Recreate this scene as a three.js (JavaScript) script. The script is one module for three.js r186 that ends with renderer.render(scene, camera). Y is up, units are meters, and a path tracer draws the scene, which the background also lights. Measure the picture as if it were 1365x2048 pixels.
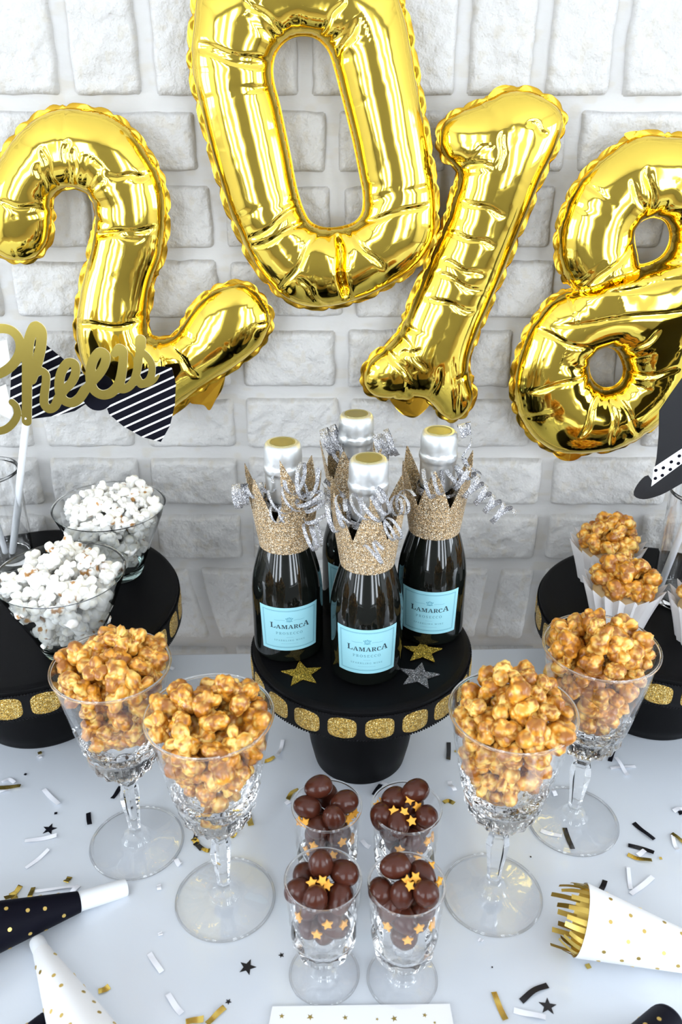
import * as THREE from 'three';
import { RectAreaLightUniformsLib } from 'three/addons/lights/RectAreaLightUniformsLib.js';
import { mergeGeometries, mergeVertices, toCreasedNormals } from 'three/addons/utils/BufferGeometryUtils.js';

// ---------- camera, sky, window light, exposure ----------
const scene = new THREE.Scene();
const camera = new THREE.PerspectiveCamera(61.538, 1365 / 2048, 0.02, 60);
camera.position.set(0, 1.35, 0);
camera.rotation.set(THREE.MathUtils.degToRad(-27), 0, 0);
camera.focus = 0.76;
camera.userData.fStop = 9;
scene.add(camera);
const renderer = new THREE.WebGLRenderer({ antialias: true });
renderer.toneMapping = THREE.LinearToneMapping;
renderer.toneMappingExposure = 0.84;
renderer.shadowMap.enabled = true;
renderer.shadowMap.type = THREE.PCFSoftShadowMap;
scene.background = new THREE.Color(0.80, 0.90, 1.0);
scene.backgroundIntensity = 4.0;
const DAYLIGHT = 11, SIDE_DAYLIGHT = 10.5, DAYLIGHT_COLOR = new THREE.Color(0.85, 0.925, 1.0);
RectAreaLightUniformsLib.init();

// ---------- room measures (metres) ----------
const T = 0.75;                                   // table top height
const ROOM = { x0: -2.5, x1: 2.5, z0: -0.875, z1: 1.5, top: 2.6 };
const WINDOWS = [{ x0: -2.35, x1: -0.45 }, { x0: 0.40, x1: 2.30 }];
const SIDE = { z0: -0.55, z1: 0.65, y0: 0.72, y1: 1.72 };             // one window in each side wall
const SILL = 0.62, HEAD = 2.4;

// ---------- helpers ----------
function mulberry(a) { return () => { a |= 0; a = (a + 0x6d2b79f5) | 0; let t = Math.imul(a ^ (a >>> 15), 1 | a); t = (t + Math.imul(t ^ (t >>> 7), 61 | t)) ^ t; return ((t ^ (t >>> 14)) >>> 0) / 4294967296; }; }
const lerp = (a, b, t) => a + (b - a) * t, clamp = (x, a, b) => Math.min(b, Math.max(a, x)), smooth = (a, b, x) => { const t = clamp((x - a) / (b - a), 0, 1); return t * t * (3 - 2 * t); };
const hash = (x, y, z) => { let h = Math.imul(x, 374761393) ^ Math.imul(y, 668265263) ^ Math.imul(z, 2147483647 - 1274126177); h = Math.imul(h ^ (h >>> 13), 1274126177); return ((h ^ (h >>> 16)) >>> 0) / 4294967296; };
function noise3(x, y, z) {                         // value noise, -1..1
  const ix = Math.floor(x), iy = Math.floor(y), iz = Math.floor(z), f = (t) => t * t * t * (t * (t * 6 - 15) + 10), u = f(x - ix), v = f(y - iy), w = f(z - iz);
  const h = (a, b, c) => hash(ix + a, iy + b, iz + c);
  return 2 * lerp(lerp(lerp(h(0, 0, 0), h(1, 0, 0), u), lerp(h(0, 1, 0), h(1, 1, 0), u), v), lerp(lerp(h(0, 0, 1), h(1, 0, 1), u), lerp(h(0, 1, 1), h(1, 1, 1), u), v), w) - 1;
}
const fbm = (x, y, z, n = 4) => { let s = 0, a = 0.5; for (let i = 0; i < n; i++) { s += a * noise3(x, y, z + i * 7.3); x *= 2.03; y *= 2.03; z *= 2.03; a *= 0.5; } return s; };
const used = new Map();
function numbered(name) { const n = used.get(name) ?? 0; used.set(name, n + 1); return n ? name + '_' + String(n).padStart(3, '0') : name; }
function thing(name, label, category, pos = [0, 0, 0], turn = 0, group) {
  const o = new THREE.Group(); o.name = numbered(name); o.position.set(...pos); o.rotation.y = turn; scene.add(o);
  o.userData = { label, category }; if (group) o.userData.group = group;
  return o;
}
function part(parent, name, geometry, material) { const m = new THREE.Mesh(geometry, material); m.name = name; parent.add(m); return m; }
function solo(name, label, category, geometry, material, pos = [0, 0, 0], group) {   // a thing of a single mesh
  const m = new THREE.Mesh(geometry, material); m.name = numbered(name); m.position.set(...pos); scene.add(m);
  m.userData = { label, category }; if (group) m.userData.group = group;
  return m;
}
function struct(name, geometry, material) { const m = new THREE.Mesh(geometry, material); m.name = name; m.userData = { kind: 'structure' }; scene.add(m); return m; }
function box(w, h, d, x, y, z) { const g = new THREE.BoxGeometry(w, h, d); g.translate(x, y, z); return g; }
function bare(g) { const r = g.index ? g.toNonIndexed() : g; for (const k of Object.keys(r.attributes)) if (!['position', 'normal', 'uv'].includes(k)) r.deleteAttribute(k); return r; }
const merged = (list) => mergeGeometries(list.map(bare));
function geo(pos, idx, uv) {
  const g = new THREE.BufferGeometry(); g.setAttribute('position', new THREE.Float32BufferAttribute(pos, 3));
  if (uv) g.setAttribute('uv', new THREE.Float32BufferAttribute(uv, 2));
  g.setIndex(idx); g.computeVertexNormals(); return g;
}
// a body of revolution; mod(r, h, angle) may shape the radius; closed = seam vertices shared so that normals run round
function turned(profile, seg = 64, mod = null) {
  const pos = [], idx = [], n = profile.length;
  for (const [r, h] of profile) for (let i = 0; i < seg; i++) { const a = (i / seg) * 2 * Math.PI, q = mod ? mod(r, h, a) : r; pos.push(q * Math.sin(a), h, q * Math.cos(a)); }
  for (let k = 0; k + 1 < n; k++) for (let i = 0; i < seg; i++) {
    const a = k * seg + i, b = k * seg + ((i + 1) % seg), c = a + seg, d = b + seg;
    if (profile[k][0] > 1e-6) idx.push(a, b, d); if (profile[k + 1][0] > 1e-6) idx.push(a, d, c);
  }
  return geo(pos, idx);
}
// smooth profile through points (Catmull-Rom) ; points marked with a third entry 1 stay sharp
function soft(points, per = 6) {
  const out = [];
  for (let i = 0; i + 1 < points.length; i++) {
    const p1 = points[i], p2 = points[i + 1], p0 = p1[2] || !i ? p1 : points[i - 1], p3 = p2[2] || i + 2 >= points.length ? p2 : points[i + 2];
    for (let k = 0; k < per; k++) {
      const t = k / per, t2 = t * t, t3 = t2 * t, q = [0, 1].map((c) => 0.5 * (2 * p1[c] + (p2[c] - p0[c]) * t + (2 * p0[c] - 5 * p1[c] + 4 * p2[c] - p3[c]) * t2 + (3 * p1[c] - p0[c] - 3 * p2[c] + p3[c]) * t3));
      out.push([Math.max(0, q[0]), q[1]]);
    }
  }
  out.push(points[points.length - 1].slice(0, 2));
  return out;
}
function closedCurve(pts, n) {                     // resampled closed Catmull-Rom loop
  const c = new THREE.CatmullRomCurve3(pts.map(([x, y]) => new THREE.Vector3(x, y, 0)), true, 'centripetal');
  return c.getSpacedPoints(n).slice(0, n).map((p) => [p.x, p.y]);
}
function extruded(pts, depth, bevel = 0, holes = []) {
  const s = new THREE.Shape(pts.map(([x, y]) => new THREE.Vector2(x, y)));
  for (const h of holes) s.holes.push(new THREE.Path(h.map(([x, y]) => new THREE.Vector2(x, y))));
  return new THREE.ExtrudeGeometry(s, { depth, bevelEnabled: bevel > 0, bevelThickness: bevel, bevelSize: bevel, bevelOffset: -bevel, bevelSegments: 2, steps: 1, curveSegments: 12 });
}
const starPoints = (R, r, turn = 0, n = 5) => Array.from({ length: 2 * n }, (_, i) => { const a = turn + (i * Math.PI) / n, q = i % 2 ? r : R; return [q * Math.sin(a), q * Math.cos(a)]; });
function dataTexture(n, fn, srgb, repeat) {
  const d = new Uint8Array(n * n * 4);
  for (let y = 0; y < n; y++) for (let x = 0; x < n; x++) { const c = fn(x, y, n), o = (y * n + x) * 4; d[o] = c[0]; d[o + 1] = c[1] ?? c[0]; d[o + 2] = c[2] ?? c[0]; d[o + 3] = 255; }
  const t = new THREE.DataTexture(d, n, n); t.wrapS = t.wrapT = THREE.RepeatWrapping; t.magFilter = THREE.LinearFilter; t.minFilter = THREE.LinearMipmapLinearFilter; t.generateMipmaps = true;
  if (srgb) t.colorSpace = THREE.SRGBColorSpace; if (repeat) t.repeat.set(repeat, repeat); t.needsUpdate = true; return t;
}
function tiled(x, y, n, cells, seed) {             // tiling value noise 0..1 for textures
  const fx = (x / n) * cells, fy = (y / n) * cells, ix = Math.floor(fx), iy = Math.floor(fy), f = (t) => t * t * (3 - 2 * t), u = f(fx - ix), v = f(fy - iy), m = (a) => ((a % cells) + cells) % cells;
  return lerp(lerp(hash(m(ix), m(iy), seed), hash(m(ix + 1), m(iy), seed), u), lerp(hash(m(ix), m(iy + 1), seed), hash(m(ix + 1), m(iy + 1), seed), u), v);
}

// ---------- materials ----------
const std = (o) => new THREE.MeshStandardMaterial(o), phys = (o) => new THREE.MeshPhysicalMaterial(o), lin = (r, g, b) => new THREE.Color().setRGB(r, g, b);
const paintBump = dataTexture(512, (x, y, n) => { let v = 0, a = 0.5; for (let k = 0; k < 5; k++) { v += a * tiled(x, y, n, 8 << k, 11 + k); a *= 0.62; } return [clamp(v * 230, 0, 255)]; }, false, 1);
const paintMap = dataTexture(256, (x, y, n) => { const v = tiled(x, y, n, 5, 3) * 0.6 + tiled(x, y, n, 23, 4) * 0.4, w = smooth(0.66, 0.9, tiled(x, y, n, 17, 9)); return [252 - 6 * v - 3 * w, 251 - 7 * v - 6 * w, 250 - 9 * v - 12 * w]; }, true, 1);
function glitter(base, light, seed, repeat) {
  const map = dataTexture(512, (x, y) => { const cx = Math.floor(x / 8 + hash(Math.floor(y / 8), 5, seed) * 1.0), cy = Math.floor(y / 8), k = hash(cx, cy, seed), k2 = hash(cx, cy, seed + 1); const t = k < 0.5 ? 0.45 + 0.4 * k2 : k < 0.82 ? 0.75 + 0.25 * k2 : 1.25; return [0, 1, 2].map((c) => clamp(k >= 0.82 ? lerp(base[c], light[c], 0.5 + 0.5 * k2) : base[c] * t, 0, 255)); }, true, repeat);
  const normal = dataTexture(512, (x, y) => { const cx = Math.floor(x / 8 + hash(Math.floor(y / 8), 5, seed) * 1.0), cy = Math.floor(y / 8); return [clamp(128 + (hash(cx, cy, seed + 2) - 0.5) * 210, 0, 255), clamp(128 + (hash(cx, cy, seed + 3) - 0.5) * 210, 0, 255), 215]; }, false, repeat);
  return { map, normalMap: normal };
}
const M = {
  brick: std({ name: 'painted_brick', color: lin(0.56, 0.555, 0.55), map: paintMap, roughness: 0.6, bumpMap: paintBump, bumpScale: 0.0034 }),
  mortar: std({ name: 'painted_mortar', color: lin(0.57, 0.565, 0.56), map: paintMap, roughness: 0.6, bumpMap: paintBump, bumpScale: 0.0009 }),
  frontWall: std({ name: 'window_wall_paint', color: lin(0.30, 0.295, 0.29), roughness: 0.8 }),
  roomWall: std({ name: 'room_paint', color: lin(0.84, 0.84, 0.83), roughness: 0.8 }),
  ceiling: std({ name: 'ceiling_paint', color: lin(0.76, 0.76, 0.76), roughness: 0.85 }),
  floor: std({ name: 'oak_floor', color: lin(0.34, 0.29, 0.24), roughness: 0.5 }),
  frame: std({ name: 'window_paint', color: lin(0.8, 0.8, 0.8), roughness: 0.4 }),
  pane: phys({ name: 'window_glass', color: 0xffffff, transmission: 1, thickness: 0, roughness: 0, ior: 1.5 }),
  table: phys({ name: 'white_lacquer', color: lin(0.66, 0.70, 0.76), roughness: 0.2, clearcoat: 0.5, clearcoatRoughness: 0.08 }),
  foilGold: std({ name: 'gold_foil', color: lin(0.90, 0.66, 0.105), metalness: 1, roughness: 0.075 }),
  foilSeam: std({ name: 'gold_foil_seam', color: lin(0.62, 0.37, 0.035), metalness: 1, roughness: 0.25, side: THREE.DoubleSide }),
  black: phys({ name: 'black_satin_paint', color: lin(0.004, 0.004, 0.0045), roughness: 0.42, specularIntensity: 0.13 }),
  ribbonBlack: phys({ name: 'black_ribbon', color: lin(0.005, 0.005, 0.006), roughness: 0.6, specularIntensity: 0.25 }),
  goldGlitter: std({ name: 'gold_glitter', ...glitter([232, 184, 76], [255, 244, 190], 21, 1), metalness: 0.55, roughness: 0.4 }),
  starGlitter: std({ name: 'star_gold_glitter', ...glitter([214, 178, 54], [246, 222, 120], 27, 1), metalness: 0.6, roughness: 0.45 }),
  roseGlitter: std({ name: 'champagne_glitter', ...glitter([236, 198, 146], [255, 252, 240], 31, 1), metalness: 0.28, roughness: 0.32 }),
  silverGlitter: std({ name: 'silver_glitter', ...glitter([152, 152, 156], [225, 225, 230], 41, 1), metalness: 0.7, roughness: 0.42 }),
  bottle: phys({ name: 'dark_bottle_glass', color: lin(0.004, 0.005, 0.004), roughness: 0.03, ior: 1.52, specularIntensity: 1 }),
  capsule: phys({ name: 'silver_foil_capsule', color: lin(0.68, 0.70, 0.71), metalness: 0.8, roughness: 0.36 }),
  capsuleTop: phys({ name: 'pale_gold_disc', color: lin(0.30, 0.265, 0.11), metalness: 0.6, roughness: 0.38 }),
  silverRibbon: phys({ name: 'silver_ribbon', ...glitter([236, 236, 242], [255, 255, 255], 51, 1), metalness: 0.5, roughness: 0.18, side: THREE.DoubleSide }),
  crystal: phys({ name: 'crystal', color: 0xffffff, transmission: 1, thickness: 0.004, roughness: 0, ior: 1.52 }),
  clear: phys({ name: 'clear_glass', color: 0xffffff, transmission: 1, thickness: 0.003, roughness: 0, ior: 1.5 }),
  greenClear: phys({ name: 'faintly_green_glass', color: 0xffffff, transmission: 1, thickness: 0.003, roughness: 0, ior: 1.5, attenuationColor: lin(0.80, 0.93, 0.90), attenuationDistance: 0.03 }),
  sheet: phys({ name: 'thin_clear_glass', color: 0xffffff, transmission: 1, thickness: 0, roughness: 0, ior: 1.5 }),
  greenSheet: phys({ name: 'thin_faintly_green_glass', color: lin(0.93, 0.975, 0.965), transmission: 1, thickness: 0, roughness: 0, ior: 1.5 }),
  white: std({ name: 'white_card', color: lin(0.85, 0.85, 0.86), roughness: 0.55 }),
  whitePlastic: phys({ name: 'white_plastic', color: lin(0.82, 0.84, 0.87), roughness: 0.35 }),
  blackCard: phys({ name: 'black_card', color: lin(0.005, 0.005, 0.010), roughness: 0.5, specularIntensity: 0.12 }),
  hatCard: phys({ name: 'black_glossy_card', color: lin(0.012, 0.012, 0.014), roughness: 0.35, specularIntensity: 0.6 }),
  signGold: std({ name: 'gold_mirror_card', color: lin(0.70, 0.55, 0.13), metalness: 1, roughness: 0.16 }),
  signEdge: std({ name: 'cut_card_edge', color: lin(0.8, 0.74, 0.52), roughness: 0.6 }),
  chocolate: phys({ name: 'chocolate', color: lin(0.060, 0.015, 0.008), roughness: 0.22, specularIntensity: 0.6 }),
  candy: std({ name: 'gold_candy', color: lin(0.78, 0.36, 0.035), roughness: 0.6 }),
  caramel: phys({ name: 'caramel_corn', vertexColors: true, roughness: 0.3, clearcoat: 0.15, clearcoatRoughness: 0.2 }),
  popcorn: std({ name: 'white_popcorn', vertexColors: true, roughness: 0.8 }),
  liner: phys({ name: 'white_paper_liner', color: lin(0.84, 0.83, 0.84), roughness: 0.7, transmission: 0.25, thickness: 0, side: THREE.DoubleSide }),
  cake: std({ name: 'pale_cake', color: lin(0.74, 0.55, 0.30), roughness: 0.9 }),
  confettiBlack: phys({ name: 'black_foil_confetti', color: lin(0.008, 0.008, 0.012), roughness: 0.3, side: THREE.DoubleSide }),
  confettiGold: std({ name: 'gold_foil_confetti', color: lin(0.72, 0.53, 0.13), metalness: 0.9, roughness: 0.25, side: THREE.DoubleSide }),
  confettiWhite: phys({ name: 'white_film_confetti', color: lin(0.86, 0.87, 0.93), roughness: 0.3, side: THREE.DoubleSide }),
  goldFringe: std({ name: 'gold_fringe_foil', color: lin(0.66, 0.47, 0.11), metalness: 0.85, roughness: 0.34, side: THREE.DoubleSide }),
  goldDot: std({ name: 'gold_dot_foil', color: lin(0.62, 0.44, 0.13), metalness: 0.8, roughness: 0.35 }),
  goldPrint: std({ name: 'gold_print', color: lin(0.42, 0.31, 0.08), metalness: 0.5, roughness: 0.4 }),
};
const uvScale = (g, k) => { const uv = g.attributes.uv; for (let i = 0; i < uv.count; i++) uv.setXY(i, uv.getX(i) * k, uv.getY(i) * k); return g; };
function planarUV(g, k, ax = 0, ay = 1) { const p = g.attributes.position, uv = new Float32Array(p.count * 2); for (let i = 0; i < p.count; i++) { uv[2 * i] = p.array[3 * i + ax] * k; uv[2 * i + 1] = p.array[3 * i + ay] * k; } g.setAttribute('uv', new THREE.BufferAttribute(uv, 2)); return g; }

// ---------- the room ----------
{
  const { x0, x1, z0, z1, top } = ROOM, w = x1 - x0, d = z1 - z0 + 0.4, cx = (x0 + x1) / 2, cz = (z0 + z1) / 2;
  struct('floor', box(w + 0.4, 0.1, d, cx, -0.05, cz), M.floor);
  struct('ceiling', box(w + 0.4, 0.1, d, cx, top + 0.05, cz), M.ceiling);
  for (const [name, x] of [['wall_left', x0 - 0.05], ['wall_right', x1 + 0.05]]) {
    const za = cz - d / 2, zb = cz + d / 2;
    struct(name, merged([box(0.1, top, SIDE.z0 - za, x, top / 2, (za + SIDE.z0) / 2), box(0.1, top, zb - SIDE.z1, x, top / 2, (zb + SIDE.z1) / 2), box(0.1, SIDE.y0, SIDE.z1 - SIDE.z0, x, SIDE.y0 / 2, (SIDE.z0 + SIDE.z1) / 2), box(0.1, top - SIDE.y1, SIDE.z1 - SIDE.z0, x, (top + SIDE.y1) / 2, (SIDE.z0 + SIDE.z1) / 2)]), M.roomWall);
  }
  const front = [], xs = [x0, ...WINDOWS.flatMap((v) => [v.x0, v.x1]), x1];
  for (let i = 0; i < xs.length; i += 2) front.push(box(xs[i + 1] - xs[i], top, 0.12, (xs[i] + xs[i + 1]) / 2, top / 2, z1 + 0.06));
  for (const v of WINDOWS) front.push(box(v.x1 - v.x0, SILL, 0.12, (v.x0 + v.x1) / 2, SILL / 2, z1 + 0.06), box(v.x1 - v.x0, top - HEAD, 0.12, (v.x0 + v.x1) / 2, (top + HEAD) / 2, z1 + 0.06));
  struct('wall_front', merged(front), M.frontWall);
  WINDOWS.forEach((v, n) => {
    const win = new THREE.Group(); win.name = 'window_' + (n + 1); win.userData = { kind: 'structure' }; scene.add(win);
    const W = v.x1 - v.x0, H = HEAD - SILL, mx = (v.x0 + v.x1) / 2, my = (SILL + HEAD) / 2, f = [box(W, 0.05, 0.08, mx, SILL + 0.025, z1 + 0.05), box(W, 0.05, 0.08, mx, HEAD - 0.025, z1 + 0.05)];
    for (let k = 0; k <= 3; k++) f.push(box(k % 3 ? 0.34 : 0.17, H, 0.08, v.x0 + (k === 0 ? 0.085 : k === 3 ? -0.085 : 0) + (W * k) / 3, my, z1 + 0.05));
    part(win, 'window_frame', merged(f), M.frame);
    part(win, 'window_pane', box(W, H, 0.004, mx, my, z1 + 0.07), M.pane);
    part(win, 'window_sill', box(W + 0.1, 0.03, 0.1, mx, SILL - 0.015, z1 - 0.02), M.frame);
    for (let k = 0; k < 3; k++) {                    // daylight of each glazed opening
      const lw = W / 3 - 0.35, light = new THREE.RectAreaLight(DAYLIGHT_COLOR, DAYLIGHT, lw, H - 0.12);
      light.name = 'window_daylight'; light.position.set(v.x0 + (W * (k + 0.5)) / 3, my, z1 + 0.005); light.lookAt(light.position.x, my, z1 - 1); scene.add(light);
    }
  });
  [x0, x1].forEach((x, n) => {
    const win = new THREE.Group(); win.name = 'window_' + (n + 3); win.userData = { kind: 'structure' }; scene.add(win);
    const s = n ? 1 : -1, L = SIDE.z1 - SIDE.z0, mz = (SIDE.z0 + SIDE.z1) / 2, H = SIDE.y1 - SIDE.y0, my = (SIDE.y0 + SIDE.y1) / 2, f = [box(0.06, 0.05, L, x + s * 0.05, SIDE.y0 + 0.025, mz), box(0.06, 0.05, L, x + s * 0.05, SIDE.y1 - 0.025, mz)];
    for (let k = 0; k <= 2; k++) f.push(box(0.06, H, 0.07, x + s * 0.05, my, SIDE.z0 + 0.035 + ((L - 0.07) * k) / 2));
    part(win, 'window_frame', merged(f), M.frame); part(win, 'window_pane', box(0.004, H, L, x + s * 0.065, my, mz), M.pane); part(win, 'window_sill', box(0.1, 0.03, L + 0.1, x - s * 0.02, SIDE.y0 - 0.015, mz), M.frame);
    for (let k = 0; k < 2; k++) { const light = new THREE.RectAreaLight(DAYLIGHT_COLOR, SIDE_DAYLIGHT, (L - 0.07) / 2 - 0.09, H - 0.12); light.name = 'window_daylight'; light.position.set(x + s * 0.005, my, SIDE.z0 + 0.035 + ((L - 0.07) * (k + 0.5)) / 2); light.lookAt(x - s, my, light.position.z); scene.add(light); }
  });
}
// ---------- the painted brick wall, every brick a piece of its own ----------
{
  const back = struct('wall_back', box(ROOM.x1 - ROOM.x0 + 0.4, ROOM.top, 0.2, 0, ROOM.top / 2, -0.978), M.mortar);
  uvScale(back.geometry, 22);
  const rnd = mulberry(77);
  // centre lines of the mortar: heights of the courses, and along each course the upright joints (at its upper and at its lower edge)
  const rows = [
    [1.4516, 1.3256, [[-0.3373, 1.369], [-0.2503, 1.369], [-0.1755, 1.369], [-0.1033, 1.369], [-0.0321, 1.369], [0.0392, 1.369], [0.1091, 1.369], [0.1804, 1.369], [0.2503, 1.369], [0.3216, 1.369]]],
    [1.3256, 1.2606, [[-0.381, 1.2905], [-0.2507, 1.2905], [-0.1297, 1.2905], [-0.0082, 1.2991], [0.1043, 1.2905], [0.2168, 1.2991], [0.3263, 1.2948]]],
    [1.2606, 1.1905, [[-0.3581, 1.2278], [-0.2367, 1.2278], [-0.1197, 1.2278], [-0.0041, 1.2325], [0.1017, 1.2278], [0.2114, 1.2278], [0.3217, 1.2278]]],
    [1.1905, 1.1210, [[-0.4329, 1.1656], [-0.3376, 1.1656], [-0.2241, 1.1656], [-0.1187, 1.1656], [0.0088, 1.1606], [0.112, 1.1606], [0.2202, 1.1606], [0.3259, 1.1606]]],
    [1.1210, 1.0461, [[-0.4355, 1.0856], [-0.3298, 1.0856], [-0.22, 1.0856], [-0.1101, 1.0856], [0.0008, 1.0856], [0.0887, 1.0856], [0.1849, 1.0856], [0.2968, 1.0856], [0.391, 1.0856]]],
    [1.0461, 0.9772, [[-0.4357, 1.0102], [-0.3304, 1.0102], [-0.2196, 1.0102], [-0.1089, 1.0102], [0.0041, 1.0102], [0.1127, 1.0102], [0.2131, 1.0102], [0.3222, 1.0102], [0.4276, 1.0102]]],
    [0.9772, 0.9068, [[-0.4429, 0.9444], [-0.3309, 0.9444], [-0.2199, 0.9444], [-0.1095, 0.9444], [0.0042, 0.9444], [0.1185, 0.9444], [0.2311, 0.9444], [0.3718, 0.9444], [0.4805, 0.9444]]],
    [0.9068, 0.8354, [[-0.4472, 0.8743], [-0.3337, 0.8743], [-0.2191, 0.8743], [-0.1085, 0.8743], [0.0067, 0.8743], [0.1213, 0.8743], [0.233, 0.8743], [0.3424, 0.8743], [0.45, 0.8743]]],
    [0.8354, 0.7224, [[-0.3616, 0.8306], [-0.2671, 0.8306], [-0.175, 0.8306], [-0.09, 0.8306], [0.0044, 0.8306], [0.0989, 0.8306], [0.1827, 0.8306], [0.2359, 0.8306], [0.3291, 0.8306], [0.4236, 0.8306]], [[-0.3293, 0.7244], [-0.2427, 0.7244], [-0.1549, 0.7244], [-0.0758, 0.7244], [0.0046, 0.7244], [0.085, 0.7244], [0.1716, 0.7244], [0.231, 0.7244], [0.32, 0.7244], [0.4004, 0.7244]]],
  ];
  const low = 0.7224;
  for (let k = 0; k < 3; k++) rows.push([low - 0.072 * k, low - 0.072 * (k + 1), Array.from({ length: 9 }, (_, i) => [-0.52 + 0.128 * i + (k % 2) * 0.06, 0])]);
  rows.unshift([1.5230, 1.4516, Array.from({ length: 10 }, (_, i) => [-0.56 + 0.122 * i, 0])]);
  const brickAt = (c, seed) => {                     // c: x at top-left, top-right, bottom-left, bottom-right; y top, bottom
    const [tl, tr, bl, br, yt, yb] = c, W = Math.min(tr - tl, br - bl), H = yt - yb, cuts = (L, n) => [0, 0.0012 / L, 0.0032 / L, 0.006 / L, ...Array.from({ length: n }, (_, i) => (i + 1) / (n + 1)).filter((t) => t > 0.008 / L && t < 1 - 0.008 / L), 1 - 0.006 / L, 1 - 0.0032 / L, 1 - 0.0012 / L, 1];
    const us = cuts(W, Math.round(W / 0.0042)), vs = cuts(H, Math.round(H / 0.0042)), pos = [], uv = [], idx = [], proud = 0.0075 + 0.002 * rnd();
    for (const v of vs) for (const u of us) {
      let x = lerp(lerp(bl, br, u), lerp(tl, tr, u), v), y = lerp(yb, yt, v);
      const du = Math.min(u, 1 - u) * W, dv = Math.min(v, 1 - v) * H, corner = 0.006, dd = du < corner && dv < corner ? corner - Math.hypot(corner - du, corner - dv) : Math.min(du, dv);
      const edge = dd <= 0 ? 0 : Math.sqrt(clamp(1 - (1 - Math.min(1, dd / 0.006)) ** 2, 0, 1));
      const wob = 0.0022 * fbm(x * 55, y * 55, seed, 3), near = smooth(0.03, 0, Math.min(du, dv));
      x += wob * near * (u < 0.5 ? 1 : -1); y += 0.0022 * fbm(x * 50 + 9, y * 50, seed + 4, 3) * near;
      let chip = fbm(x * 90, y * 90, seed + 1.7, 4), rough = 0.0036 * chip + 0.0020 * fbm(x * 26, y * 26, seed * 2.1, 2) + 0.0026 * Math.abs(fbm(x * 190, y * 190, seed, 3));
      pos.push(x, y, -0.879 + edge * (proud + rough * (0.35 + 0.65 * smooth(0, 0.012, dd)))); uv.push(x * 9, y * 9);
    }
    const n = us.length;
    for (let j = 0; j + 1 < vs.length; j++) for (let i = 0; i + 1 < n; i++) { const a = j * n + i; idx.push(a, a + 1, a + n + 1, a, a + n + 1, a + n); }
    return geo(pos, idx, uv);
  };
  let seed = 1;
  for (const row of rows) {                          // the courses go on past the picture's edges
    const up = row[2], lo = row[3], step = up[1][0] - up[0][0] || 0.11;
    while (up[0][0] > -0.72) { up.unshift([up[0][0] - step, 0]); if (lo) lo.unshift([lo[0][0] - step, 0]); }
    while (up[up.length - 1][0] < 0.72) { up.push([up[up.length - 1][0] + step, 0]); if (lo) lo.push([lo[lo.length - 1][0] + step, 0]); }
  }
  for (const [yt, yb, upper, lower] of rows) for (let i = 0; i + 1 < upper.length; i++) {
    const g = 0.0058 + 0.0015 * rnd(), b = lower ?? upper;
    part(back, 'brick', brickAt([upper[i][0] + g, upper[i + 1][0] - g, b[i][0] + g, b[i + 1][0] - g, yt - g, yb + g], seed++ * 1.37), M.brick);
  }
}
// ---------- table ----------
{
  const t = thing('table', 'glossy white table under the whole party spread in front of the brick wall', 'table', [0, 0, 0], 0.03);
  const top = new THREE.Shape(); const X = 0.95, Z0 = -0.8195, Z1 = -0.24, r = 0.004;
  top.moveTo(-X + r, Z0); top.lineTo(X - r, Z0); top.quadraticCurveTo(X, Z0, X, Z0 + r); top.lineTo(X, Z1 - r); top.quadraticCurveTo(X, Z1, X - r, Z1); top.lineTo(-X + r, Z1); top.quadraticCurveTo(-X, Z1, -X, Z1 - r); top.lineTo(-X, Z0 + r); top.quadraticCurveTo(-X, Z0, -X + r, Z0);
  const g = new THREE.ExtrudeGeometry(top, { depth: 0.031, bevelEnabled: true, bevelThickness: 0.002, bevelSize: 0.002, bevelOffset: -0.002, bevelSegments: 2 });
  g.rotateX(Math.PI / 2); g.translate(0, T - 0.002, 0);
  part(t, 'table_top', g, M.table);
  for (const sx of [-1, 1]) for (const z of [-0.76, -0.30]) part(t, 'leg', box(0.05, T - 0.035, 0.05, sx * 0.88, (T - 0.035) / 2, z), M.table);
}

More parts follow.
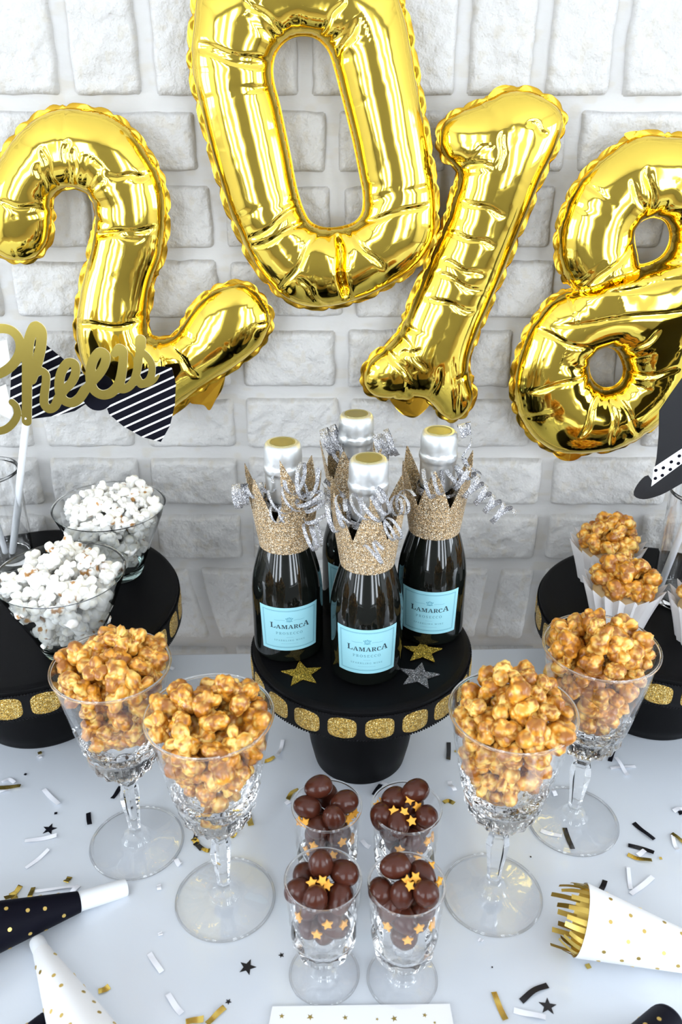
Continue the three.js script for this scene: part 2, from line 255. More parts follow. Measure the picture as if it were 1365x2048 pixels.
// ---------- foil number balloons ----------
function foilBalloon(name, label, outer, holes, { step = 0.0014, fat = 0.74, seed = 1, longCreases = [], tabs = [], Z = -0.839 }) {
  const rnd = mulberry(seed);
  const loops = [closedCurve(outer, 420), ...holes.map((h) => closedCurve(h, 160))];
  const bx = loops[0].map((p) => p[0]), by = loops[0].map((p) => p[1]), x0 = Math.min(...bx) - 2 * step, x1 = Math.max(...bx) + 2 * step, y0 = Math.min(...by) - 2 * step, y1 = Math.max(...by) + 2 * step;
  const nx = Math.ceil((x1 - x0) / step) + 1, ny = Math.ceil((y1 - y0) / step) + 1, N = nx * ny;
  // each loop: arc length and how sharply it turns, where it puckers
  const info = loops.map((L, li) => {
    const n = L.length; let len = 0; const s = L.map((p, i) => { const q = L[(i + 1) % n], at = len; len += Math.hypot(q[0] - p[0], q[1] - p[1]); return at; });
    let area = 0; L.forEach((p, i) => { const q = L[(i + 1) % n]; area += p[0] * q[1] - q[0] * p[1]; });
    const way = Math.sign(area) * (li ? -1 : 1), k = 6;
    const bend = L.map((p, i) => { const a = L[(i - k + n) % n], b = L[(i + k) % n], u = [p[0] - a[0], p[1] - a[1]], v = [b[0] - p[0], b[1] - p[1]]; return (way * (u[0] * v[1] - u[1] * v[0])) / (Math.hypot(...u) * Math.hypot(...v) + 1e-9) / (Math.hypot(...u) + 1e-9); });
    const puckers = []; for (let at = 0; at < len;) {
      const i = Math.floor((at / len) * n) % n, c = bend[i], gap = c > 4 ? lerp(0.024, 0.016, clamp(c / 30, 0, 1)) : c < -4 ? lerp(0.017, 0.011, clamp(-c / 40, 0, 1)) : 0.034;
      puckers.push({ at, deep: (c < -4 ? 0.4 + 0.6 * rnd() : c > 4 ? 0.25 + 0.45 * rnd() : 0.05 + 0.15 * rnd()), reach: c < -4 ? (rnd() < 0.3 ? 0.9 : 0.3) + 0.2 * rnd() : rnd() < 0.16 ? 0.8 : 0.12 + 0.2 * rnd(), tilt: (rnd() - 0.5) * 0.5, wide: 0.0016 + 0.0016 * rnd() }); at += gap * (0.7 + 0.6 * rnd());
    }
    return { n, s, len, bend, puckers };
  });
  const sdf = new Float32Array(N), near = new Int32Array(N), nearLoop = new Uint8Array(N), along = new Float32Array(N);
  for (let j = 0; j < ny; j++) for (let i = 0; i < nx; i++) {
    const x = x0 + i * step, y = y0 + j * step; let best = 1e9, inside = false, bl = 0, bi = 0, bt = 0;
    for (let l = 0; l < loops.length; l++) {
      const L = loops[l], n = L.length;
      for (let k = 0; k < n; k++) {
        const p = L[k], q = L[k + 1 === n ? 0 : k + 1];
        if ((p[1] > y) !== (q[1] > y) && x < ((q[0] - p[0]) * (y - p[1])) / (q[1] - p[1]) + p[0]) inside = !inside;
        const dx = q[0] - p[0], dy = q[1] - p[1], t = clamp(((x - p[0]) * dx + (y - p[1]) * dy) / (dx * dx + dy * dy), 0, 1), d = (p[0] + t * dx - x) ** 2 + (p[1] + t * dy - y) ** 2;
        if (d < best) { best = d; bl = l; bi = k; bt = t; }
      }
    }
    const o = j * nx + i; sdf[o] = (inside ? 1 : -1) * Math.sqrt(best); nearLoop[o] = bl; near[o] = bi; const s = info[bl].s; along[o] = s[bi] + bt * ((bi + 1 === s.length ? info[bl].len : s[bi + 1]) - s[bi]);
  }
  // the skin of a membrane under pressure (Poisson), solved on the grid with the true edge
  const u = new Float32Array(N), h2 = step * step, D = [1, -1, nx, -nx], free = [];
  for (let o = 0; o < N; o++) if (sdf[o] > 0) { let den = 0; const nb = []; for (const d of D) if (sdf[o + d] > 0) { den += 1; nb.push(o + d); } else den += 1 / Math.max(0.12, sdf[o] / (sdf[o] - sdf[o + d])); free.push([o, den, nb]); u[o] = 0.0004; }
  for (let it = 0; it < 480; it++) for (const [o, den, nb] of free) { let s = h2; for (let k = 0; k < nb.length; k++) s += u[nb[k]]; u[o] += 1.86 * (s / den - u[o]); }
  const height = (o) => {
    if (sdf[o] <= 0) return 0;
    const x = x0 + (o % nx) * step, y = y0 + Math.floor(o / nx) * step, z = fat * Math.sqrt(2 * u[o]), d = sdf[o], I = info[nearLoop[o]], s = along[o];
    let dent = 0;
    for (const p of I.puckers) { let ds = Math.abs(s - p.at - p.tilt * d); if (ds > I.len / 2) ds = I.len - ds; const w = p.wide * (1 + d * 25); if (ds < 3 * w) dent += p.deep * Math.exp(-((ds / w) ** 2)) * Math.exp(-d / (0.016 * p.reach)); }
    let q = z * (1 - 0.3 * Math.min(1, dent));
    for (const [ax, ay, bx2, by2, deep] of longCreases) { const dx = bx2 - ax, dy = by2 - ay, L2 = dx * dx + dy * dy, t = ((x - ax) * dx + (y - ay) * dy) / L2; if (t < -0.05 || t > 1.05) continue; const off = ((x - ax) * dy - (y - ay) * dx) / Math.sqrt(L2) + 0.0012 * Math.sin(t * 9 + ax * 200); q -= deep * smooth(-0.05, 0.2, t) * smooth(1.05, 0.8, t) * Math.exp(-((off / (deep > 0.005 ? 0.0026 : 0.0022)) ** 2)); }
    q += (0.0006 * noise3(x * 30, y * 30, seed) + 0.00006 * noise3(x * 150, y * 150, seed + 5)) * smooth(0.002, 0.014, d);
    return Math.max(q, 0);
  };
  const pos = [], idx = [], id = new Int32Array(N).fill(-1), cut = new Map();
  for (const [o] of free) { id[o] = pos.length / 3; pos.push(x0 + (o % nx) * step, y0 + Math.floor(o / nx) * step, height(o)); }
  const rim = (a, b) => { const key = Math.min(a, b) * 2 + (Math.abs(a - b) === 1 ? 0 : 1); if (!cut.has(key)) { const t = sdf[a] / (sdf[a] - sdf[b]), ax = a % nx, ay = Math.floor(a / nx), cx = b % nx, cy = Math.floor(b / nx); cut.set(key, pos.length / 3); pos.push(x0 + lerp(ax, cx, t) * step, y0 + lerp(ay, cy, t) * step, 0); } return cut.get(key); };
  for (let j = 0; j + 1 < ny; j++) for (let i = 0; i + 1 < nx; i++) {
    const c = [j * nx + i, j * nx + i + 1, (j + 1) * nx + i + 1, (j + 1) * nx + i], ring = [];
    for (let k = 0; k < 4; k++) { const a = c[k], b = c[(k + 1) % 4]; if (sdf[a] > 0) ring.push(id[a]); if (sdf[a] > 0 !== sdf[b] > 0) ring.push(sdf[a] > 0 ? rim(a, b) : rim(b, a)); }
    for (let k = 1; k + 1 < ring.length; k++) idx.push(ring[0], ring[k], ring[k + 1]);
  }
  const nv = pos.length / 3, all = pos.slice(), tri = idx.slice(), onRim = new Set(cut.values()), twin = new Int32Array(nv);
  for (let v = 0; v < nv; v++) if (onRim.has(v)) twin[v] = v; else { twin[v] = all.length / 3; all.push(pos[3 * v], pos[3 * v + 1], -0.8 * pos[3 * v + 2]); }
  for (let k = 0; k < idx.length; k += 3) tri.push(twin[idx[k]], twin[idx[k + 2]], twin[idx[k + 1]]);
  const t = thing(name, label, 'balloon', [0, 0, Z]);
  part(t, 'foil_body', geo(all, tri), M.foilGold);
  loops.forEach((L, li) => {                         // the welded seam: a thin scalloped lip round each edge
    const n = L.length, P = [], I = [], F = info[li], outward = li ? -1 : 1; let area = 0; L.forEach((p, i) => { const q = L[(i + 1) % n]; area += p[0] * q[1] - q[0] * p[1]; });
    const way = Math.sign(area) * outward * (li ? 1 : 1);
    L.forEach((p, i) => {
      const a = L[(i - 1 + n) % n], b = L[(i + 1) % n], tx = b[0] - a[0], ty = b[1] - a[1], l = Math.hypot(tx, ty) || 1, nxx = (way * ty) / l * (li ? 1 : 1), nyy = (-way * tx) / l;
      let gap = 1e9; for (const k of F.puckers) { let ds = Math.abs(F.s[i] - k.at); ds = Math.min(ds, F.len - ds); gap = Math.min(gap, ds); }
      const w = li ? 0.0016 : 0.0013 + 0.0030 * Math.sqrt(Math.min(1, gap / 0.006)) * (F.bend[i] < -8 ? 0.35 : 1), wave = li ? 0 : 0.0012 * Math.sin(F.s[i] * 260 + seed) - 0.001;
      const s = 1;
      P.push(p[0], p[1], 0.0002, p[0] + nxx * s * w * 0.6, p[1] + nyy * s * w * 0.6, 0.0005 + wave * 0.5, p[0] + nxx * s * w, p[1] + nyy * s * w, wave + 0.0003, p[0] + nxx * s * w, p[1] + nyy * s * w, wave, p[0], p[1], -0.0002);
    });
    for (let i = 0; i < n; i++) for (let k = 0; k < 4; k++) { const a = i * 5 + k, b = ((i + 1) % n) * 5 + k; I.push(a, b, b + 1, a, b + 1, a + 1); }
    part(t, 'seam', geo(P, I), M.foilSeam);
  });
  for (const tab of tabs) {                          // flat filling tails
    const g = new THREE.BufferGeometry(), L = closedCurve(tab, 60), sh = extruded(L, 0.0005); sh.translate(0, 0, -0.001); sh.deleteAttribute('uv');
    const p = sh.attributes.position; for (let i = 0; i < p.count; i++) p.setZ(i, p.getZ(i) + 0.002 * noise3(p.getX(i) * 60, p.getY(i) * 60, seed)); sh.computeVertexNormals(); part(t, 'filling_tail', sh, M.foilSeam);
  }
  return t;
}
foilBalloon('number_balloon', 'gold foil balloon shaped as the number two, behind the cheers sign', 
  [[-0.2429, 1.3231], [-0.2219, 1.3215], [-0.2031, 1.3163], [-0.1916, 1.3086], [-0.1816, 1.2976], [-0.1744, 1.2855], [-0.1683, 1.2742], [-0.1637, 1.2601], [-0.1623, 1.2453], [-0.1634, 1.2286], [-0.1665, 1.2105], [-0.172, 1.1921], [-0.1803, 1.1753], [-0.1859, 1.1581], [-0.1898, 1.1386], [-0.1908, 1.1247], [-0.1875, 1.1181], [-0.1787, 1.1161], [-0.1671, 1.1186], [-0.1574, 1.1287], [-0.1469, 1.143], [-0.1363, 1.1542], [-0.1235, 1.1633], [-0.1087, 1.1686], [-0.0951, 1.1696], [-0.0843, 1.1638], [-0.0756, 1.1532], [-0.0697, 1.142], [-0.0691, 1.1306], [-0.0735, 1.1207], [-0.0799, 1.1095], [-0.0924, 1.0983], [-0.107, 1.0874], [-0.1227, 1.0775], [-0.1414, 1.0648], [-0.1602, 1.0519], [-0.1757, 1.04], [-0.1952, 1.0356], [-0.2142, 1.0367], [-0.23, 1.0433], [-0.2401, 1.053], [-0.2487, 1.0659], [-0.2575, 1.0838], [-0.2617, 1.1044], [-0.261, 1.1272], [-0.258, 1.142], [-0.2532, 1.159], [-0.2483, 1.1734], [-0.2405, 1.1921], [-0.2346, 1.2083], [-0.2305, 1.2218], [-0.2284, 1.2339], [-0.2292, 1.2453], [-0.2334, 1.2523], [-0.242, 1.2562], [-0.2525, 1.2566], [-0.2624, 1.2523], [-0.2675, 1.2458], [-0.2688, 1.2374], [-0.2713, 1.2241], [-0.2756, 1.2114], [-0.2823, 1.2014], [-0.2921, 1.194], [-0.3058, 1.1912], [-0.3196, 1.194], [-0.3287, 1.2014], [-0.3325, 1.2114], [-0.3312, 1.2286], [-0.3254, 1.2497], [-0.3155, 1.2712], [-0.304, 1.2872], [-0.2903, 1.3013], [-0.2755, 1.3123], [-0.2592, 1.3203]],
  [], { seed: 3, longCreases: [...[[-0.2616, 1.293], [-0.2569, 1.2584], [-0.2691, 1.2797], [-0.2663, 1.2506], [-0.2394, 1.298], [-0.245, 1.2584], [-0.2338, 1.293], [-0.2404, 1.2584], [-0.2083, 1.2699], [-0.1743, 1.2678], [-0.2311, 1.2169], [-0.1694, 1.2241], [-0.2306, 1.2205], [-0.1797, 1.2151], [-0.2565, 1.1346], [-0.1927, 1.1346], [-0.1675, 1.1146], [-0.1402, 1.0812], [-0.1898, 1.1146], [-0.191, 1.0519], [-0.3104, 1.2462], [-0.27, 1.2383], [-0.1759, 1.1044], [-0.17, 1.0573]].reduce((a, p, i, L) => (i % 2 ? [...a, [...L[i - 1], ...p, 0.0022]] : a), [])],
    tabs: [[[-0.1437, 1.0669], [-0.1183, 1.0827], [-0.1204, 1.0653], [-0.1285, 1.0519], [-0.1365, 1.04], [-0.1412, 1.0454], [-0.1554, 1.0487]], [[-0.1738, 1.0438], [-0.1483, 1.06], [-0.1554, 1.0487], [-0.1708, 1.0367], [-0.1829, 1.029]]] });
foilBalloon('number_balloon', 'tall gold foil balloon shaped as the number zero, highest on the brick wall',
  [[-0.1199, 1.4088], [-0.1243, 1.3906], [-0.1277, 1.3739], [-0.129, 1.3568], [-0.1279, 1.3432], [-0.125, 1.3295], [-0.1218, 1.3135], [-0.1175, 1.293], [-0.1125, 1.2721], [-0.107, 1.2506], [-0.1021, 1.233], [-0.0955, 1.2173], [-0.0892, 1.2014], [-0.0804, 1.1861], [-0.0686, 1.1705], [-0.0574, 1.1595], [-0.044, 1.1518], [-0.0295, 1.1484], [-0.011, 1.1488], [0.0075, 1.1527], [0.0254, 1.159], [0.0403, 1.1662], [0.0588, 1.1771], [0.0713, 1.1879], [0.0817, 1.2014], [0.0871, 1.2151], [0.0878, 1.2303], [0.0855, 1.2575], [0.0792, 1.2855], [0.0724, 1.3171], [0.0639, 1.3537], [0.0562, 1.3865], [0.0511, 1.4008], [0.0448, 1.4152], [0.0259, 1.4273], [-0.0072, 1.435], [-0.0422, 1.4363], [-0.0753, 1.4315], [-0.1015, 1.4223]],
  [[[-0.033, 1.3799], [-0.0224, 1.3784], [-0.0148, 1.3735], [-0.0088, 1.3659], [-0.0045, 1.3537], [0.0002, 1.3374], [0.006, 1.3171], [0.0114, 1.2971], [0.0151, 1.2813], [0.019, 1.2635], [0.0214, 1.2506], [0.0202, 1.2348], [0.0138, 1.2268], [0.0035, 1.2227], [-0.0082, 1.2209], [-0.0194, 1.2218], [-0.0292, 1.2268], [-0.035, 1.2361], [-0.0415, 1.2562], [-0.0467, 1.2847], [-0.0518, 1.3106], [-0.0552, 1.3271], [-0.0595, 1.344], [-0.06, 1.3545], [-0.0574, 1.3644], [-0.0507, 1.3731], [-0.0429, 1.378]]],
  { seed: 8, Z: -0.8355, longCreases: [...[[-0.1273, 1.3739], [-0.0594, 1.3576], [-0.1276, 1.3701], [-0.0617, 1.3529], [-0.0787, 1.4052], [-0.0458, 1.3795], [-0.0181, 1.378], [0.0031, 1.4052], [-0.0045, 1.3606], [0.0159, 1.3906], [-0.0838, 1.206], [-0.0291, 1.2308], [-0.0858, 1.2128], [-0.0335, 1.2462], [-0.0592, 1.1638], [-0.0199, 1.2214], [-0.0035, 1.2196], [0.0036, 1.159], [-0.0012, 1.2218], [0.0085, 1.1542], [0.0035, 1.2241], [0.0417, 1.1875], [0.0152, 1.2286], [0.0819, 1.2462], [-0.0395, 1.1828], [-0.0158, 1.1493]].reduce((a, p, i, L) => (i % 2 ? [...a, [...L[i - 1], ...p, i === 17 ? 0.015 : 0.0022]] : a), [])],
    tabs: [[[-0.0421, 1.1527], [-0.0207, 1.1513], [-0.0227, 1.1464], [-0.0315, 1.1449], [-0.0383, 1.1474]]] });
foilBalloon('number_balloon', 'gold foil balloon shaped as the number one, leaning above the right bottle',
  [[0.1328, 1.3311], [0.1412, 1.3354], [0.152, 1.337], [0.163, 1.337], [0.1733, 1.3342], [0.1835, 1.3299], [0.193, 1.3231], [0.199, 1.3135], [0.1972, 1.3021], [0.1937, 1.2897], [0.1837, 1.2652], [0.175, 1.2383], [0.1678, 1.2169], [0.1575, 1.1837], [0.1465, 1.1532], [0.1349, 1.1186], [0.131, 1.1044], [0.129, 1.089], [0.1322, 1.0722], [0.1363, 1.0573], [0.1336, 1.0438], [0.1256, 1.0323], [0.115, 1.0284], [0.1043, 1.0345], [0.0922, 1.0476], [0.0796, 1.0541], [0.0665, 1.0487], [0.0531, 1.0525], [0.0376, 1.0541], [0.0263, 1.0616], [0.0226, 1.0733], [0.0259, 1.0874], [0.0348, 1.0983], [0.0456, 1.1075], [0.058, 1.1237], [0.0688, 1.1513], [0.0794, 1.1781], [0.0883, 1.2005], [0.0967, 1.2214], [0.1028, 1.2445], [0.106, 1.2601], [0.1068, 1.2699], [0.1018, 1.2763], [0.0942, 1.2822], [0.0892, 1.2922], [0.089, 1.3045], [0.0935, 1.3127], [0.1042, 1.3191], [0.1179, 1.3247]],
  [], { seed: 13, Z: -0.8425, longCreases: [...[[0.1006, 1.2813], [0.1373, 1.2754], [0.1071, 1.2488], [0.1502, 1.2352], [0.1019, 1.2196], [0.1426, 1.2083], [0.0938, 1.1945], [0.1353, 1.1804], [0.0886, 1.1847], [0.134, 1.1648], [0.081, 1.1614], [0.128, 1.1469], [0.0581, 1.1222], [0.0843, 1.089], [0.0561, 1.1044], [0.0784, 1.1095], [0.091, 1.0519], [0.0991, 1.0942], [0.0462, 1.1044], [0.0748, 1.0733], [0.111, 1.1044], [0.1202, 1.0356], [0.1416, 1.3054], [0.1398, 1.2721], [0.1821, 1.3013], [0.1631, 1.3135]].reduce((a, p, i, L) => (i % 2 ? [...a, [...L[i - 1], ...p, 0.0016]] : a), [])],
    tabs: [[[0.0499, 1.0541], [0.0807, 1.0546], [0.0922, 1.0476], [0.0855, 1.0378], [0.0754, 1.0312], [0.0649, 1.0345], [0.0564, 1.0422]], [[0.1286, 1.3295], [0.1344, 1.3382], [0.1464, 1.3413], [0.153, 1.3358], [0.1436, 1.3334]]] });
foilBalloon('number_balloon', 'gold foil balloon shaped as the number eight, partly behind the black hat',
  [[0.2895, 1.3008], [0.2715, 1.3013], [0.2595, 1.298], [0.2431, 1.2872], [0.2253, 1.2716], [0.2138, 1.2545], [0.207, 1.2343], [0.2041, 1.2187], [0.2053, 1.2005], [0.21, 1.1847], [0.2166, 1.1734], [0.2257, 1.1653], [0.2156, 1.1614], [0.2039, 1.1532], [0.1937, 1.1395], [0.1853, 1.1247], [0.18, 1.1085], [0.1759, 1.088], [0.1755, 1.0648], [0.1799, 1.0443], [0.1888, 1.0268], [0.2008, 1.0112], [0.2156, 1.0004], [0.2311, 0.9936], [0.2496, 0.993], [0.2679, 0.9947], [0.2875, 0.9981], [0.3051, 1.0066], [0.3255, 1.0229], [0.3437, 1.0438], [0.3574, 1.0669], [0.3657, 1.09], [0.3685, 1.1121], [0.3668, 1.1306], [0.3803, 1.1464], [0.3892, 1.1686], [0.3932, 1.1945], [0.3896, 1.2218], [0.3777, 1.2484], [0.3603, 1.2721], [0.3388, 1.2889], [0.3145, 1.2984]],
  [[[0.2901, 1.2317], [0.2788, 1.2268], [0.2749, 1.2191], [0.2767, 1.2073], [0.2807, 1.1968], [0.2845, 1.1875], [0.2948, 1.1889], [0.3056, 1.1954], [0.3107, 1.2073], [0.3091, 1.2191], [0.3028, 1.2281]], [[0.2641, 1.1085], [0.2543, 1.1039], [0.2491, 1.0942], [0.2503, 1.0812], [0.2567, 1.0706], [0.2667, 1.0643], [0.2778, 1.0653], [0.2853, 1.0733], [0.286, 1.0853], [0.2801, 1.0983], [0.2729, 1.106]]],
  { seed: 21, longCreases: [...[[0.276, 1.2151], [0.2259, 1.1643], [0.2852, 1.1865], [0.2268, 1.1643], [0.2837, 1.2312], [0.2701, 1.2763], [0.2856, 1.2312], [0.2736, 1.2742], [0.2567, 1.2657], [0.2832, 1.2286], [0.2259, 1.1643], [0.3431, 1.1828], [0.2069, 1.1614], [0.3396, 1.2014], [0.1868, 1.1296], [0.2475, 1.1095], [0.205, 1.1346], [0.3316, 1.1542], [0.2714, 1.0637], [0.2797, 1.0049], [0.2765, 1.0637], [0.3098, 1.0134], [0.2581, 1.068], [0.2438, 1.019], [0.2841, 1.0812], [0.3298, 1.0942], [0.2506, 1.0864], [0.1869, 1.068], [0.2781, 1.1044], [0.3032, 1.1346]].reduce((a, p, i, L) => (i % 2 ? [...a, [...L[i - 1], ...p, i === 3 ? 0.012 : 0.0022]] : a), [])],
    tabs: [[[0.2186, 1.001], [0.2424, 0.9964], [0.2567, 0.9918], [0.2481, 0.9838], [0.2308, 0.9867]], [[0.2596, 1.2971], [0.2535, 1.3021], [0.2657, 1.3045], [0.2735, 1.3004]]] });

// ---------- cake stands ----------
function cakeStand(label, x, z, R, h, foot, lip, patches, turn) {
  const t = thing('cake_stand', label, 'cake stand', [x, T, z], 0);
  const plate = turned(soft([[0, h, 1], [R - 0.006, h, 1], [R - 0.0015, h - 0.0012], [R, h - 0.005], [R - 0.0005, h - lip + 0.001, 1], [R - 0.004, h - lip - 0.001, 1], [R - 0.012, h - lip + 0.002], [R - 0.016, h - 0.012, 1], [foot[0][0] * 0.9, h - 0.014, 1], [0, h - 0.014, 1]], 5), 128);
  part(t, 'plate', plate, M.black);
  part(t, 'pedestal', turned(soft([[0, h - 0.0145, 1], [foot[0][0], h - 0.0145, 1], ...foot, [foot[foot.length - 1][0] - 0.006, 0.0002, 1], [0, 0.0002, 1]], 6), 96), M.black);
  // ribbon with a row of windows, gold glitter paper showing in each
  const b0 = h - lip + 0.0005, b1 = h - 0.0055, rr = R + 0.0006, ring = [];
  part(t, 'ribbon_band', turned([[rr - 0.0005, b0, 1], [rr, b0], [rr + 0.0003, b0 + 0.001], [rr + 0.0003, b1 - 0.001], [rr, b1], [rr - 0.0005, b1]], 128), M.ribbonBlack);
  const nb = Math.round((2 * Math.PI * rr) / 0.0026);
  for (let k = 0; k < nb; k++) for (const y of [b0, b1]) { const a = (k / nb) * 2 * Math.PI, g = new THREE.OctahedronGeometry(0.0009, 1); g.translate((rr + 0.0002) * Math.sin(a), y, (rr + 0.0002) * Math.cos(a)); ring.push(g); }
  part(t, 'picot_edge', merged(ring), M.ribbonBlack).userData = { kind: 'stuff' };
  const w = (2 * Math.PI * rr) / patches * 0.40, hh = (b1 - b0) * 0.435, m = (b0 + b1) / 2, pos = [], uv = [], idx = [], nu = 13, nv = 9;
  for (let j = 0; j < nv; j++) for (let i = 0; i < nu; i++) {
    const p = (i / (nu - 1)) * 2 - 1, q = (j / (nv - 1)) * 2 - 1, e = 4, k = Math.pow(Math.pow(Math.abs(p), e) + Math.pow(Math.abs(q), e), -1 / e) * Math.max(Math.abs(p), Math.abs(q)) || 1;
    const px = p * w * k, py = q * hh * k * (1 + 0.04 * Math.cos(p * 3)), edge = Math.max(Math.abs(p), Math.abs(q)), r = rr + (edge > 0.99 ? 0.0001 : 0.0009 + 0.0005 * (1 - edge * edge)), a = px / rr;
    pos.push(r * Math.sin(a), m + py, r * Math.cos(a)); uv.push(px * 34, py * 34);
  }
  for (let j = 0; j + 1 < nv; j++) for (let i = 0; i + 1 < nu; i++) { const a = j * nu + i; idx.push(a, a + 1, a + nu + 1, a, a + nu + 1, a + nu); }
  const patch = geo(pos, idx, uv);
  for (let k = 0; k < patches; k++) { const o = part(t, 'glitter_patch', patch, M.goldGlitter); o.rotation.y = turn + (k / patches) * 2 * Math.PI; }
  return t;
}
const STAND = { x: 0.0185, z: -0.652, h: 0.1355 };
cakeStand('black cake stand carrying the four dark bottles, gold patches around its rim', STAND.x, STAND.z, 0.1, STAND.h, [[0.048, 0.118], [0.0495, 0.095], [0.0505, 0.06], [0.0495, 0.03], [0.046, 0.01], [0.044, 0.001, 1]], 0.0305, 20, 0.157 - 0.02);
const LEFT = { x: -0.312, z: -0.722, h: 0.136, R: 0.148 }, RIGHT = { x: 0.326, z: -0.728, h: 0.124, R: 0.124 };
cakeStand('large black cake stand carrying the two bowls of white popcorn', LEFT.x, LEFT.z, LEFT.R, LEFT.h, [[0.072, 0.118], [0.074, 0.09], [0.075, 0.05], [0.072, 0.02], [0.068, 0.006], [0.066, 0.001, 1]], 0.0315, 30, 0.397);
cakeStand('black cake stand carrying the cupcakes with caramel popcorn on top', RIGHT.x, RIGHT.z, RIGHT.R, RIGHT.h, [[0.066, 0.106], [0.068, 0.08], [0.068, 0.045], [0.066, 0.018], [0.062, 0.006], [0.06, 0.001, 1]], 0.0305, 25, -0.095);

// ---------- small dark bottles, paper crowns, curling ribbon ----------
const labelTexture = (() => {
  const c = document.createElement('canvas'); c.width = 840; c.height = 760; const g = c.getContext('2d');
  g.fillStyle = '#97cfdb'; g.fillRect(0, 0, 840, 760); g.strokeStyle = '#3f7f97'; g.lineWidth = 7; g.strokeRect(52, 56, 736, 648); g.lineWidth = 2; g.strokeRect(66, 70, 708, 620);
  g.fillStyle = '#4b8ea6'; g.textAlign = 'center'; g.strokeStyle = '#4b8ea6'; g.lineWidth = 5;
  g.beginPath(); g.arc(420, 214, 30, 0, 7); g.stroke(); for (let k = -2; k <= 2; k++) { g.beginPath(); g.arc(420 + k * 21, 188 - (2 - Math.abs(k)) * 9, 8, 0, 7); g.fill(); g.beginPath(); g.moveTo(420 + k * 12, 232); g.lineTo(420 + k * 21, 190); g.stroke(); }
  g.fillRect(378, 232, 84, 9); g.lineWidth = 4; for (const s of [-1, 1]) { g.beginPath(); g.moveTo(420 + s * 60, 222); g.bezierCurveTo(420 + s * 110, 200, 420 + s * 150, 236, 420 + s * 205, 214); g.stroke(); }
  g.fillStyle = '#15303d';
  const big = (s, x, size, dy = 0) => { g.font = '600 ' + size + 'px serif'; g.fillText(s, x, 368 + dy); };
  let x = 150; for (const [ch, size, dy] of [['L', 128, -8], ['A', 96, 0], ['M', 96, 0], ['A', 96, 0], ['R', 96, 0], ['C', 96, 0], ['A', 128, -8]]) { g.font = size + 'px serif'; const w = g.measureText(ch).width; big(ch, x + w / 2, size, dy); x += w + 5; }
  g.fillStyle = '#3d7388'; const spaced = (s, y, size, gap) => { g.font = size + 'px serif'; let w = 0; for (const ch of s) w += g.measureText(ch).width + gap; let q = 420 - w / 2; for (const ch of s) { const cw = g.measureText(ch).width; g.fillText(ch, q + cw / 2, y); q += cw + gap; } };
  spaced('PROSECCO', 470, 58, 11); spaced('SPARKLING WINE', 590, 38, 8); g.globalAlpha = 0.55; for (let k = 0; k < 7; k++) g.fillRect(372 + k * 14, 520, 9, 5); for (let k = 0; k < 16; k++) g.fillRect(300 + k * 15, 634, 10, 5);
  const t = new THREE.CanvasTexture(c); t.colorSpace = THREE.SRGBColorSpace; t.magFilter = THREE.LinearFilter; return t;
})();
M.label = std({ name: 'pale_blue_paper', map: labelTexture, color: 0xffffff, roughness: 0.5 });
const BOTTLE_R = 0.0312;
const bottleProfile = [[0, 0.003, 1], [0.018, 0.002], [0.027, 0.0002, 1], [0.0295, 0.0018], [BOTTLE_R, 0.006], [BOTTLE_R, 0.03], [BOTTLE_R, 0.058], [0.0308, 0.067], [0.0295, 0.077], [0.0270, 0.088], [0.0240, 0.099], [0.0211, 0.109], [0.0184, 0.120], [0.0163, 0.131], [0.0150, 0.141], [0.0140, 0.152], [0.0137, 0.165, 1], [0, 0.165, 1]];
const bottleGeo = turned(soft(bottleProfile, 6), 96);
const capsuleGeo = turned(soft([[0.0139, 0.149, 1], [0.0145, 0.150], [0.0148, 0.157], [0.0152, 0.168], [0.0154, 0.1725], [0.0163, 0.1755], [0.0164, 0.179], [0.0157, 0.182], [0.0157, 0.190], [0.0151, 0.1955], [0.0136, 0.1983], [0.0118, 0.1989, 1], [0, 0.1987, 1]], 6), 96, (r, h, a) => r * (1 + (h > 0.15 && h < 0.186 ? 0.006 * Math.sin(a * 40 + h * 1500) + 0.008 * noise3(Math.sin(a) * 4, h * 400, Math.cos(a) * 4) : 0)));
const capDiscGeo = turned(soft([[0.0106, 0.1986, 1], [0.0104, 0.1994], [0.0097, 0.1994, 1], [0.0093, 0.1990, 1], [0, 0.1991, 1]], 3), 64);
const labelGeo = (() => {                          // a waisted label wrapped on the bottle
  const pos = [], uv = [], idx = [], nu = 41, nv = 17, y0 = 0.0155, y1 = 0.0595;
  for (let j = 0; j < nv; j++) for (let i = 0; i < nu; i++) { const p = (i / (nu - 1)) * 2 - 1, q = j / (nv - 1), a = p * (0.82 + 0.07 * q), lift = (1 - p * p) * (q - 0.5) * 0; pos.push((BOTTLE_R + 0.00035) * Math.sin(a), lerp(y0, y1, q) + lift, (BOTTLE_R + 0.00035) * Math.cos(a)); uv.push((p + 1) / 2, q); }
  for (let j = 0; j + 1 < nv; j++) for (let i = 0; i + 1 < nu; i++) { const a = j * nu + i; idx.push(a, a + 1, a + nu + 1, a, a + nu + 1, a + nu); }
  return geo(pos, idx, uv);
})();
function makeBottle() {
  const t = thing('wine_bottle', '', 'bottle');
  part(t, 'bottle_body', bottleGeo, M.bottle); part(t, 'foil_capsule', capsuleGeo, M.capsule).userData = { label: 'silver foil neck wrap' };
  part(t, 'cap_disc', capDiscGeo, M.capsuleTop).userData = { label: 'pale gold disc on the cap' };
  part(t, 'paper_label', labelGeo, M.label).userData = { label: 'pale blue paper label with dark lettering' };
  return t;
}
